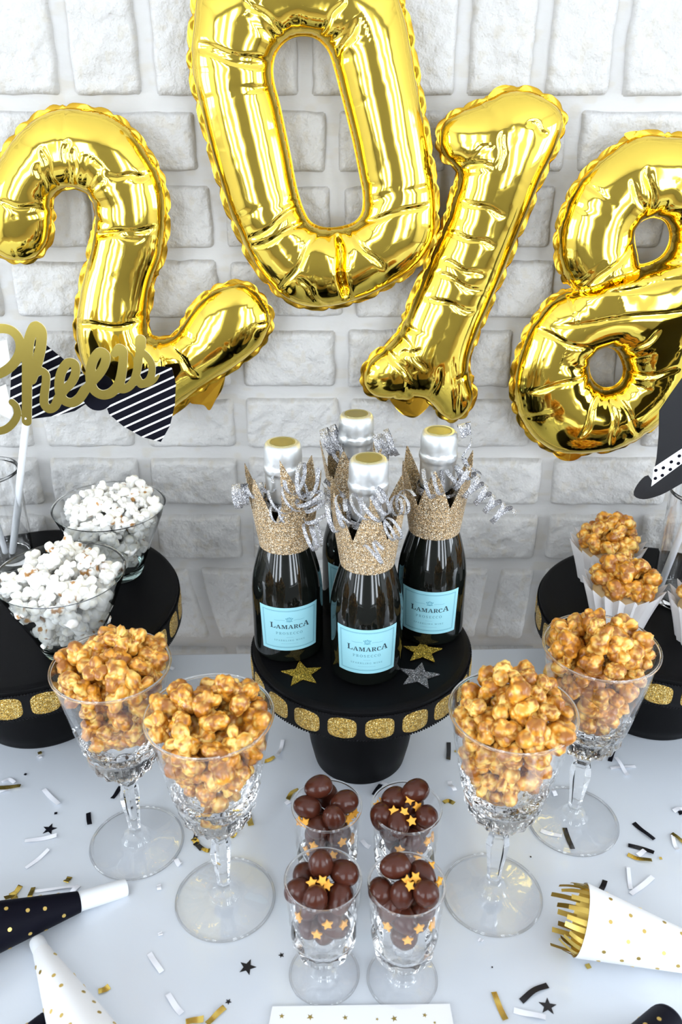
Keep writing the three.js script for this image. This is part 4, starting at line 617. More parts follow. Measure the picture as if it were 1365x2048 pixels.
eggGlass([0.0500, -0.4820], 'back row, nearest the overlapping stars', 'nearest the overlapping stars', [
  [[0.0569, 0.86, -0.4904], 'standing tallest', [1.4, 0.3, 1.4]], [[0.0409, 0.8535, -0.4892], 'at the back', [1.2, 0, 1]], [[0.0647, 0.8505, -0.474], 'at the edge towards the goblet'], [[0.0309, 0.8485, -0.4755], 'at the outer edge'], [[0.043, 0.8485, -0.4686], 'at the front'], [[0.0537, 0.8475, -0.4874], 'sunk in the middle']],
  [[[0.0396, 0.8575, -0.4728], flat(0)], [[0.0473, 0.858, -0.4713], flat(0.5)], [[0.0525, 0.856, -0.4645], flat(0.2)], [[0.0522, 0.859, -0.4823], flat(0.8)], [[0.0579, 0.857, -0.4772], [-0.5, 0.5, 0.3]], [[0.0284, 0.853, -0.4831], flat(0.1)], [[0.0324, 0.853, -0.4871], flat(0.9)]], 3);

// ---------- tumblers holding the photo props ----------
function tumbler(label, at, r, h) {
  const t = thing('glass_tumbler', label, 'glass', at), p = soft([[0, 0.001, 1], [r - 0.004, 0.0002, 1], [r - 0.001, 0.0012], [r, 0.004], [r, h * 0.5], [r + 0.0005, h - 0.001], [r - 0.0004, h], [r - 0.0016, h - 0.001, 1], [r - 0.002, h * 0.5], [r - 0.0022, 0.012], [r - 0.006, 0.0065, 1], [0, 0.0062, 1]], 5);
  part(t, 'glass_body', turned(p, 120), M.clear); return t;
}
const TL = [-0.3630, T + LEFT.h, -0.795], TR = [0.3475, T + RIGHT.h, -0.742];
tumbler('clear straight glass behind the popcorn bowls, holding the cheers sign', TL, 0.034, 0.104);
tumbler('tall clear straight glass behind the cupcakes, holding the black hat', TR, 0.030, 0.118);
const rod = (a, b, r) => { const A = new THREE.Vector3(...a), B = new THREE.Vector3(...b), d = B.clone().sub(A), g = new THREE.CapsuleGeometry(r, d.length(), 6, 16); g.applyQuaternion(new THREE.Quaternion().setFromUnitVectors(new THREE.Vector3(0, 1, 0), d.normalize())); g.translate((A.x + B.x) / 2, (A.y + B.y) / 2, (A.z + B.z) / 2); return g; };

// a flat lettering plate cut along strokes: centre lines with a width, joined into one outline
function strokePlate(strokes, step, depth) {
  const segs = [];
  for (const [pts, w0, w1] of strokes) { const c = new THREE.CatmullRomCurve3(pts.map(([x, y]) => new THREE.Vector3(x, y, 0)), false, 'centripetal').getSpacedPoints(pts.length * 7); for (let i = 0; i + 1 < c.length; i++) segs.push([c[i].x, c[i].y, c[i + 1].x, c[i + 1].y, lerp(w0, w1 ?? w0, i / c.length) / 2]); }
  let x0 = 1e9, x1 = -1e9, y0 = 1e9, y1 = -1e9; for (const s of segs) { x0 = Math.min(x0, s[0], s[2]); x1 = Math.max(x1, s[0], s[2]); y0 = Math.min(y0, s[1], s[3]); y1 = Math.max(y1, s[1], s[3]); }
  x0 -= 0.012; y0 -= 0.012; const nx = Math.ceil((x1 - x0 + 0.012) / step), ny = Math.ceil((y1 - y0 + 0.012) / step), f = new Float32Array(nx * ny);
  for (let j = 0; j < ny; j++) for (let i = 0; i < nx; i++) { const x = x0 + i * step, y = y0 + j * step; let best = -1e9; for (const [ax, ay, bx, by, w] of segs) { const dx = bx - ax, dy = by - ay, t = clamp(((x - ax) * dx + (y - ay) * dy) / (dx * dx + dy * dy + 1e-12), 0, 1), d = w - Math.hypot(ax + t * dx - x, ay + t * dy - y); if (d > best) best = d; } f[j * nx + i] = best; }
  const face = [], side = [], cross = (a, b) => { const t = f[a] / (f[a] - f[b]); return [x0 + lerp(a % nx, b % nx, t) * step, y0 + lerp(Math.floor(a / nx), Math.floor(b / nx), t) * step]; };
  for (let j = 0; j + 1 < ny; j++) for (let i = 0; i + 1 < nx; i++) {
    const c = [j * nx + i, j * nx + i + 1, (j + 1) * nx + i + 1, (j + 1) * nx + i], ring = [], marks = [];
    for (let k = 0; k < 4; k++) { const a = c[k], b = c[(k + 1) % 4]; if (f[a] > 0) { ring.push([x0 + (a % nx) * step, y0 + Math.floor(a / nx) * step]); marks.push(0); } if (f[a] > 0 !== f[b] > 0) { ring.push(cross(a, b)); marks.push(f[a] > 0 ? 1 : 2); } }
    for (let k = 1; k + 1 < ring.length; k++) face.push(ring[0], ring[k], ring[k + 1]);
    for (let k = 0; k < ring.length; k++) if (marks[k] === 1 && marks[(k + 1) % ring.length] === 2) side.push([ring[k], ring[(k + 1) % ring.length]]);
  }
  const flatGeo = (z, rev) => { const p = []; for (let k = 0; k < face.length; k += 3) for (const v of rev ? [face[k], face[k + 2], face[k + 1]] : [face[k], face[k + 1], face[k + 2]]) p.push(v[0], v[1], z); return p; };
  const wall = []; for (const [a, b] of side) wall.push(a[0], a[1], 0, b[0], b[1], depth, b[0], b[1], 0, a[0], a[1], 0, a[0], a[1], depth, b[0], b[1], depth);
  const make = (p) => { const g = new THREE.BufferGeometry(); g.setAttribute('position', new THREE.Float32BufferAttribute(p, 3)); g.computeVertexNormals(); return g; };
  return { face: make(flatGeo(depth, false)), body: make([...wall, ...flatGeo(0, true)]) };
}
{
  const t = thing('cheers_sign', 'gold script word sign on a white stick, in front of the striped bow tie', 'sign', [0, 0, -0.772]);
  const w = 0.0088, { face, body } = strokePlate([
    [[[-0.3332, 1.0436], [-0.3227, 1.0459], [-0.3139, 1.0524], [-0.308, 1.0615], [-0.3082, 1.0697], [-0.3109, 1.0734]], w * 0.9, w * 0.75], [[[-0.3332, 1.0436], [-0.3437, 1.0551], [-0.3449, 1.0815], [-0.3394, 1.1097], [-0.3291, 1.1321], [-0.3176, 1.1419], [-0.3076, 1.1441], [-0.2991, 1.1417], [-0.2943, 1.1346], [-0.2941, 1.1266], [-0.2977, 1.1179], [-0.3053, 1.1091], [-0.315, 1.1027], [-0.3256, 1.0989]], w * 0.95, w],
    [[[-0.3004, 1.0544], [-0.2966, 1.0763], [-0.2926, 1.0996], [-0.2887, 1.1197], [-0.2834, 1.137], [-0.2768, 1.1461], [-0.2729, 1.1425], [-0.2741, 1.1321], [-0.278, 1.1197], [-0.2839, 1.1059], [-0.2894, 1.0957]], w * 1.05, w * 1.1], [[[-0.2895, 1.0951], [-0.2846, 1.1015], [-0.2783, 1.104], [-0.2751, 1.1008], [-0.276, 1.0932], [-0.2796, 1.0802], [-0.2807, 1.071], [-0.2774, 1.0668], [-0.2717, 1.0691], [-0.2666, 1.0776]], w * 0.8, w],
    [[[-0.2666, 1.0776], [-0.2599, 1.0854], [-0.252, 1.0932], [-0.2469, 1.1027], [-0.247, 1.111], [-0.2524, 1.112], [-0.2594, 1.104], [-0.2635, 1.0932], [-0.2644, 1.0815], [-0.2608, 1.0747], [-0.2545, 1.073], [-0.2475, 1.0769], [-0.2407, 1.0854]], w * 0.9, w * 1.05],
    [[[-0.2407, 1.0854], [-0.2329, 1.0932], [-0.2243, 1.1021], [-0.2182, 1.1122], [-0.2172, 1.1197], [-0.2215, 1.1222], [-0.228, 1.116], [-0.2328, 1.1046], [-0.2341, 1.0932], [-0.2315, 1.0848], [-0.2252, 1.0809], [-0.2176, 1.0822], [-0.21, 1.088]], w * 0.9, w * 1.05],
    [[[-0.2084, 1.1207], [-0.2037, 1.126], [-0.2004, 1.1237], [-0.2014, 1.1147], [-0.2041, 1.1021], [-0.2077, 1.0919], [-0.2114, 1.0867]], w * 0.8, w * 1.1], [[[-0.209, 1.0867], [-0.204, 1.0864], [-0.1982, 1.0893], [-0.1931, 1.0957], [-0.1888, 1.1072], [-0.1859, 1.1197], [-0.1839, 1.1272]], w * 0.9, w * 0.8], [[[-0.1832, 1.1334], [-0.1838, 1.1284]], w * 1.12], [[[-0.184, 1.1284], [-0.1835, 1.1229], [-0.1791, 1.1182], [-0.1756, 1.111], [-0.1763, 1.1015], [-0.181, 1.0938], [-0.1874, 1.0912]], w * 0.7, w * 0.8], [[[-0.1874, 1.0912], [-0.18, 1.0919], [-0.1741, 1.0951], [-0.17, 1.0996]], w * 0.85, w * 0.2], [[[-0.1899, 1.097], [-0.1882, 1.0932], [-0.1855, 1.0921]], w * 0.8], [[[-0.1886, 1.1147], [-0.1909, 1.0932]], w * 0.7],
  ], 0.00085, 0.0012);
  part(t, 'lettering', face, M.signGold); part(t, 'card_backing', body, M.signEdge).userData = { label: 'pale cut edge of the card' };
  const a = [-0.3009, 1.0573, -0.7735], b = [TL[0] + 0.012, TL[1] + 0.010, TL[2] - 0.004];
  part(t, 'stick', rod([a[0], a[1], -0.0022], [b[0], b[1], b[2] + 0.772], 0.0036), M.whitePlastic);
}
{
  const t = thing('bow_tie_prop', 'black paper bow tie with white stripes, behind the gold script sign', 'photo prop', [0, 0, -0.788]);
  const tilt = [['wing', [[-0.3139, 1.0957], [-0.3024, 1.1133], [-0.2866, 1.1296], [-0.2763, 1.1239], [-0.2632, 1.1114], [-0.2479, 1.0987], [-0.2355, 1.0848], [-0.2404, 1.0697], [-0.2583, 1.0585], [-0.2785, 1.0533], [-0.3024, 1.0502], [-0.314, 1.0564], [-0.319, 1.0722]]], ['wing', [[-0.2288, 1.0697], [-0.2133, 1.0868], [-0.1948, 1.0987], [-0.1763, 1.1036], [-0.1603, 1.1021], [-0.158, 1.0858], [-0.1608, 1.0646], [-0.1676, 1.0429], [-0.178, 1.0261], [-0.1962, 1.0314], [-0.2136, 1.0429], [-0.2257, 1.0554]]]];
  for (const [n, pts] of tilt) { const g = extruded(pts, 0.0006); g.translate(0, 0, -0.0006); part(t, n, g, M.blackCard); }
  const knot = extruded(closedCurve([[-0.2462, 1.0838], [-0.2367, 1.0938], [-0.227, 1.0957], [-0.2187, 1.0898], [-0.2173, 1.0768], [-0.2225, 1.0656], [-0.232, 1.0595], [-0.2416, 1.0605], [-0.2482, 1.0687]], 40), 0.0007); part(t, 'knot', knot, M.blackCard);
  const dir = (() => { const p = [[-0.2693, 1.4019], [-0.2268, 1.4213]]; return Math.atan2(p[1][1] - p[0][1], p[1][0] - p[0][0]); })();
  // white stripes printed on the wings: the pieces of slanting strips that lie on the card
  for (const [, pts] of tilt) {
    const strips = [], c = Math.cos(dir), s = Math.sin(dir), rot = pts.map(([x, y]) => [x * c + y * s, -x * s + y * c]), lo = Math.min(...rot.map((p) => p[1])), hi = Math.max(...rot.map((p) => p[1])), gap = 0.0082, wide = 0.0017;
    for (let k = 0; lo + 0.003 + k * gap < hi; k++) {
      const span = (y) => { const xs = []; rot.forEach((p, i) => { const q = rot[(i + 1) % rot.length]; if (p[1] > y !== q[1] > y) xs.push(lerp(p[0], q[0], (y - p[1]) / (q[1] - p[1]))); }); return xs.length ? [Math.min(...xs), Math.max(...xs)] : null; };
      const y = lo + 0.003 + k * gap, A = span(y), B = span(y + wide); if (!A || !B) continue;
      const q = [[A[0], y], [A[1], y], [B[1], y + wide], [B[0], y + wide]].map(([a, b]) => [a * c - b * s, a * s + b * c]); strips.push(extruded(q, 0.0002));
    }
    part(t, 'white_stripes', merged(strips), M.white);
  }
  const a = [-0.2394, 1.0697, -0.788], b = [TL[0] - 0.014, TL[1] + 0.012, TL[2]], a2 = [-0.3696, 1.034, -0.8];
  part(t, 'stick', rod([a2[0], a2[1], -0.012], [b[0] + 0.02, b[1], b[2] + 0.788], 0.0030), M.whitePlastic);
}
{
  const t = thing('paper_prop', 'white paper cut-out at the edge, behind the gold script sign', 'photo prop', [0, 0, -0.796]);
  for (const pts of [[[-0.3566, 1.1167], [-0.315, 1.1269], [-0.3158, 1.0981], [-0.3625, 1.0872]], [[-0.3655, 1.072], [-0.3331, 1.0791], [-0.3237, 1.0831], [-0.3216, 1.0534], [-0.3261, 1.0472], [-0.3482, 1.0607], [-0.3717, 1.0409]]]) { const g = extruded(pts, 0.0006); part(t, 'paper_wing', g, M.white); }
  part(t, 'paper_knot', extruded([[-0.3749, 1.0971], [-0.3552, 1.0996], [-0.3617, 1.0669], [-0.3817, 1.0643]], 0.0008), M.white);
  const a = [-0.369, 1.0669, -0.796]; part(t, 'stick', rod([a[0], a[1], -0.0022], [TL[0] - 0.016, TL[1] + 0.012, TL[2] + 0.012 + 0.796], 0.0028), M.whitePlastic);
}
{
  const t = thing('hat_prop', 'black paper top hat with a dotted white band, above the cupcakes', 'photo prop', [0, 0, -0.742]);
  part(t, 'crown', extruded([[0.2959, 1.0082], [0.2962, 1.0293], [0.2943, 1.052], [0.2907, 1.076], [0.2977, 1.0908], [0.3175, 1.1299], [0.3405, 1.168], [0.3573, 1.1505], [0.3734, 1.1371], [0.3651, 1.1143], [0.3612, 1.0861], [0.3579, 1.0667]], 0.0007), M.hatCard);
  const band = [[0.295, 1.0196], [0.3184, 1.0389], [0.3476, 1.0677], [0.3588, 1.0803], [0.3682, 1.0658], [0.3537, 1.051], [0.3211, 1.0237], [0.2959, 0.9998]], bg = extruded(band, 0.0002); bg.translate(0, 0, 0.0007); part(t, 'hat_band', bg, M.white);
  const dots = [[0.2983, 1.0082], [0.2974, 1.0165], [0.3044, 1.0113], [0.304, 1.0191], [0.3109, 1.0175], [0.3105, 1.0252], [0.3174, 1.0237], [0.3169, 1.0313], [0.3238, 1.0298], [0.3233, 1.0374], [0.3301, 1.0359], [0.3297, 1.0435], [0.3364, 1.0425], [0.3359, 1.0495], [0.3426, 1.0485], [0.3488, 1.0549]].map(([x, y]) => { const g = new THREE.CylinderGeometry(0.0017, 0.0017, 0.0002, 16); g.rotateX(Math.PI / 2); g.translate(x, y, 0.001); return g; });
  part(t, 'band_dots', merged(dots), M.blackCard);
  part(t, 'brim', extruded(closedCurve([[0.2807, 0.9902], [0.2827, 1.0019], [0.2907, 1.0113], [0.2974, 1.005], [0.3209, 1.0247], [0.3533, 1.053], [0.3703, 1.0687], [0.3839, 1.0697], [0.3879, 1.0618], [0.3756, 1.044], [0.3523, 1.0206], [0.3249, 1.0029], [0.3056, 0.9902], [0.2895, 0.986]], 80), 0.0007), M.hatCard);
  const a = [0.35, 1.0369, -0.742]; part(t, 'stick', rod([a[0], a[1], -0.0022], [TR[0] - 0.022, TR[1] + 0.012, TR[2] + 0.742 - 0.004], 0.0034), M.whitePlastic);
}

// ---------- cupcakes ----------
const linerGeo = (() => {
  const pos = [], idx = [], n = 288, prof = [[0.0245, 0.0004], [0.0268, 0.012], [0.0296, 0.024], [0.0322, 0.034], [0.0358, 0.0430]];
  for (let j = 0; j < prof.length; j++) for (let i = 0; i < n; i++) { const a = (i / n) * 2 * Math.PI, z = Math.abs(((i / n) * 18) % 1 * 2 - 1) - 0.5, k = j / (prof.length - 1), r = prof[j][0] + z * (0.0018 + 0.0056 * k), y = prof[j][1] + (j === prof.length - 1 ? z * 0.0085 : 0); pos.push(r * Math.sin(a), y, r * Math.cos(a)); }
  for (let j = 0; j + 1 < prof.length; j++) for (let i = 0; i < n; i++) { const a = j * n + i, b = j * n + ((i + 1) % n); idx.push(a, b, b + n, a, b + n, a + n); }
  const c = pos.length / 3; pos.push(0, 0.0004, 0); for (let i = 0; i < n; i++) idx.push(c, (i + 1) % n, i);
  return toCreasedNormals(geo(pos, idx), 0.5);
})();
const cakeGeo = turned(soft([[0, 0.001, 1], [0.0225, 0.001, 1], [0.0246, 0.012], [0.0285, 0.032], [0.0282, 0.038], [0.022, 0.044], [0.010, 0.047], [0, 0.0475, 1]], 5), 64, (r, h, a) => r * (1 + 0.02 * noise3(Math.sin(a) * 5, h * 200, Math.cos(a) * 5)));
function cupcake(label, at, seed, lead) {
  const t = thing('cupcake', label, 'cupcake', at, seed * 0.13, 'cupcakes on the black stand'), rnd = mulberry(seed);
  part(t, 'paper_liner', linerGeo, M.liner); part(t, 'cake', cakeGeo, M.cake).scale.set(0.97, 0.9, 0.97);
  const spots = [[0, 0.050, 0], [0.0, 0.064, -0.004]];
  for (let k = 0; k < 9; k++) { const a = (k / 9) * 6.28 + seed; spots.push([0.0225 * Math.sin(a), 0.0465 + 0.004 * rnd(), 0.0225 * Math.cos(a)]); }
  for (let k = 0; k < 4; k++) { const a = (k / 4) * 6.28 + seed * 2; spots.push([0.0125 * Math.sin(a), 0.0595 + 0.003 * rnd(), 0.0125 * Math.cos(a)]); }
  for (const [x, y, z] of [...spots, ...lead]) { const o = part(t, 'caramel_popcorn', caramelShapes[Math.floor(rnd() * caramelShapes.length)], M.caramel); o.position.set(x, y, z); o.rotation.set(rnd() * 6, rnd() * 6, rnd() * 6); o.scale.setScalar(0.92 + 0.22 * rnd()); }
}
const cy = T + RIGHT.h;
cupcake('white-liner cupcake right in front of the one at the back, caramel popcorn on top', [0.2700, cy, -0.7000], 5, [[0.004, 0.056, 0.022]]);
cupcake('cupcake furthest back on the stand, against the bricks', [0.2765, cy, -0.7790], 6, [[0.012, 0.064, 0.002]]);
cupcake('cupcake at the picture edge in front of the tall clear glass', [0.3420, cy, -0.6690], 7, []);
cupcake('cupcake beside the tall glass, barely showing at the edge', [0.4080, cy, -0.7720], 8, []);

// ---------- party horns ----------
function horn(label, tip, mouth, r0, r1, m, pieceLength, fringe, seed, pieceMat = M.whitePlastic) {      // paper cone lying on the table, plastic mouthpiece at the narrow end
  const A = new THREE.Vector3(...tip), B = new THREE.Vector3(...mouth); A.y = T + r0 + 0.0016; B.y = T + r1 + 0.0016; const d = B.clone().sub(A), L = d.length(), t = thing('party_horn', label, 'party horn', [A.x, A.y, A.z]);
  t.quaternion.setFromUnitVectors(new THREE.Vector3(0, 1, 0), d.normalize());
  part(t, 'paper_cone', turned([[r0, 0], [lerp(r0, r1, 0.33), L * 0.33], [lerp(r0, r1, 0.66), L * 0.66], [r1, L], [r1 - 0.0006, L], [lerp(r0, r1, 0.5) - 0.0006, L * 0.5], [r0 - 0.0005, 0.001], [r0, 0]], 96), m);
  part(t, 'mouthpiece', turned(soft([[r0 - 0.0008, 0.006, 1], [r0 - 0.0006, -0.002], [r0 * 0.92, -pieceLength * 0.5], [r0 * 0.86, -pieceLength + 0.001], [r0 * 0.72, -pieceLength, 1], [r0 * 0.62, -pieceLength + 0.001, 1], [r0 * 0.6, 0.004, 1], [r0 - 0.0008, 0.006, 1]], 5), 64), pieceMat);
  const rnd = mulberry(seed), dotGeo = new THREE.CylinderGeometry(0.0015, 0.0015, 0.0004, 20), rows = Math.floor(L / 0.0135), slope = Math.atan2(r1 - r0, L);
  for (let j = 1; j < rows; j++) { const h = j * 0.0135 + (rnd() - 0.5) * 0.004, r = lerp(r0, r1, h / L), n = Math.max(3, Math.round((2 * Math.PI * r) / 0.0200)); for (let k = 0; k < n; k++) { const a = ((k + (j % 2) * 0.5 + (rnd() - 0.5) * 0.35) / n) * 2 * Math.PI, o = part(t, 'gold_dot', dotGeo, M.goldDot); o.position.set((r + 0.0001) * Math.sin(a), h, (r + 0.0001) * Math.cos(a)); o.rotation.set(Math.PI / 2 - slope * 0, a, 0, 'YXZ'); } }
  if (fringe) {
    part(t, 'gold_lining', turned([[r1 - 0.0009, L - 0.0005], [lerp(r0, r1, 0.7) - 0.0009, L * 0.7], [lerp(r0, r1, 0.7) - 0.0012, L * 0.7], [r1 - 0.0012, L - 0.0005], [r1 - 0.0009, L - 0.0005]].reverse(), 96), M.goldFringe);
    for (let k = 0; k < 22; k++) {
      const a = (k / 22) * 2 * Math.PI + rnd() * 0.1, len = 0.008 + 0.016 * rnd(), bend = (rnd() - 0.12) * 0.8, w = 0.0042, pos = [], idx = [], S = 8;
      for (let i = 0; i <= S; i++) { const s = i / S, r = r1 - 0.0016 - len * bend * s * s * 0.7, y = L - 0.003 + len * s * (1 - 0.15 * Math.abs(bend)); for (const e of [-1, 1]) for (const q of [0, 0.0002]) { const aa = a + (e * w * 0.5) / r1 + 0.25 * (rnd() * 0 + bend) * s * s * 0.3; pos.push((r + q) * Math.sin(aa), y, (r + q) * Math.cos(aa)); } }
      for (let i = 0; i < S; i++) { const b = i * 4, c = b + 4; idx.push(b + 1, b + 3, c + 3, b + 1, c + 3, c + 1, b, c, c + 2, b, c + 2, b + 2, b, b + 1, c + 1, b, c + 1, c, b + 2, c + 2, c + 3, b + 2, c + 3, b + 3); }
      part(t, 'fringe_strip', geo(pos, idx), M.goldFringe);
    }
  }
  return t;
}
horn('black party horn with gold dots and a white mouthpiece', [-0.2099, 0.762, -0.4714], [-0.3297, 0.784, -0.4015], 0.0082, 0.032, M.blackCard, 0.038, true, 3);
horn('white party horn with gold dots, its mouthpiece against the black horn', [-0.2263, 0.758, -0.4282], [-0.1247, 0.78, -0.286], 0.0066, 0.034, M.white, 0.014, true, 4);
horn('white party horn with gold dots and a gold fringed mouth', [0.3013, 0.762, -0.4119], [0.1812, 0.777, -0.4407], 0.0075, 0.027, M.white, 0.036, true, 5);
horn('black party horn at the edge, only its tip showing', [0.2248, 0.761, -0.37], [0.1282, 0.78, -0.2754], 0.0125, 0.030, M.blackCard, 0.006, true, 6, M.blackCard);
horn('black party horn under the white horn, only a black corner showing', [-0.2082, 0.758, -0.3743], [-0.2321, 0.77, -0.3079], 0.0065, 0.022, M.blackCard, 0.003, false, 7, M.blackCard);

// ---------- card printed with gold stars at the front edge ----------
{
  const t = thing('paper_napkin', 'white paper napkin printed with small gold stars at the front', 'napkin', [0, T, 0]);
  const q = [[-0.0496, -0.39], [0.0786, -0.3919], [0.0816, -0.3435], [-0.0546, -0.3435]], g = extruded(q.map(([x, z]) => [x, -z]), 0.0016, 0.0003); g.rotateX(-Math.PI / 2); g.translate(0, 0.0004, 0); part(t, 'paper_sheet', g, M.white);
  const sp = [[-0.0422, -0.3825], [-0.0219, -0.3818], [0.003, -0.3814], [0.0257, -0.3803], [0.0378, -0.3807], [0.0597, -0.3832], [0.0663, -0.3778], [-0.0324, -0.3721], [-0.0096, -0.3693], [0.0149, -0.3707], [0.0463, -0.37], [0.0744, -0.3714]], sz = [1, 1.25, 1, 0.6, 1.2, 0.9, 0.6, 1, 0.8, 1, 1.1, 0.9];
  const sg = extruded(starPoints(0.0021, 0.00085), 0.00015); sg.rotateX(-Math.PI / 2);
  sp.forEach(([x, z], i) => { const o = part(t, 'printed_star', sg, M.goldPrint); o.position.set(x, 0.0023, z); o.rotation.y = i * 0.7; o.scale.set(sz[i], 1, sz[i]); });
}

// ---------- confetti ----------
const confettiMat = { black: M.confettiBlack, gold: M.confettiGold, white: M.confettiWhite };
const confettiRnd = mulberry(4242);
function strip(color, line, width, where, curl = 0.0012, up = 0) {          // a foil strip lying along a line of points on the table
  const c = new THREE.CatmullRomCurve3(line.map((p) => new THREE.Vector3(p[0], 0, p[1])), false, 'centripetal'), S = 14, pos = [], idx = [], o = c.getPoint(0.5), ph = confettiRnd() * 6;
  for (let i = 0; i <= S; i++) { const s = i / S, p = c.getPoint(s), d = c.getTangent(s), y = 0.0004 + up + curl * (0.5 + 0.5 * Math.sin(s * 5 + ph)) * (0.4 + s); for (const e of [-1, 1]) for (const q of [0, 0.00018]) pos.push(p.x - o.x - d.z * e * width * 0.5, y + q + e * 0.0003 * Math.sin(s * 4 + ph) + 0.0003, p.z - o.z + d.x * e * width * 0.5); }
  for (let i = 0; i < S; i++) { const b = i * 4, n = b + 4; idx.push(b + 1, b + 3, n + 3, b + 1, n + 3, n + 1, b, n, n + 2, b, n + 2, b + 2, b, b + 1, n + 1, b, n + 1, n, b + 2, n + 2, n + 3, b + 2, n + 3, b + 3); }
  idx.push(0, 2, 3, 0, 3, 1); const k = S * 4; idx.push(k, k + 1, k + 3, k, k + 3, k + 2);
  return solo('confetti_strip', color + ' foil confetti strip ' + where, 'confetti', geo(pos, idx), confettiMat[color], [o.x, T, o.z], 'confetti strips on the table');
}
function confettiStar(R, p, turn, where) { const g = extruded(starPoints(R, R * 0.42, turn), 0.0003); g.rotateX(-Math.PI / 2); return solo('confetti_star', 'black confetti star ' + where, 'confetti', g, M.confettiBlack, [p[0], T + 0.0002, p[2]], 'black confetti stars on the table'); }
function speck(color, p, size, where) { const g = extruded(starPoints(size, size * 0.72, confettiRnd() * 3, 4), 0.0003); g.rotateX(-Math.PI / 2 + 0.2 * (confettiRnd() - 0.5)); return solo('confetti_speck', 'tiny ' + color + ' confetti speck ' + where, 'confetti', g, confettiMat[color], [p[0], T + 0.0008, p[2]], 'confetti specks on the table'); }
confettiStar(0.0066, [-0.26, 0.75, -0.5544], 0.1, 'above the white strip, in front of the large stand');
confettiStar(0.0068, [-0.0706, 0.75, -0.4216], 0.3, 'largest, in front of the goblet between bowls and egg glasses');
confettiStar(0.0023, [-0.0456, 0.75, -0.4315], 0.9, 'tiny, beside the foot of a small egg glass');
confettiStar(0.0024, [-0.0818, 0.75, -0.3945], 0.5, 'tiny, beside a gold strip near the napkin');
confettiStar(0.0066, [0.1493, 0.75, -0.3912], 0.15, 'in front of the gold-fringed horn');
const W = 0.0042;
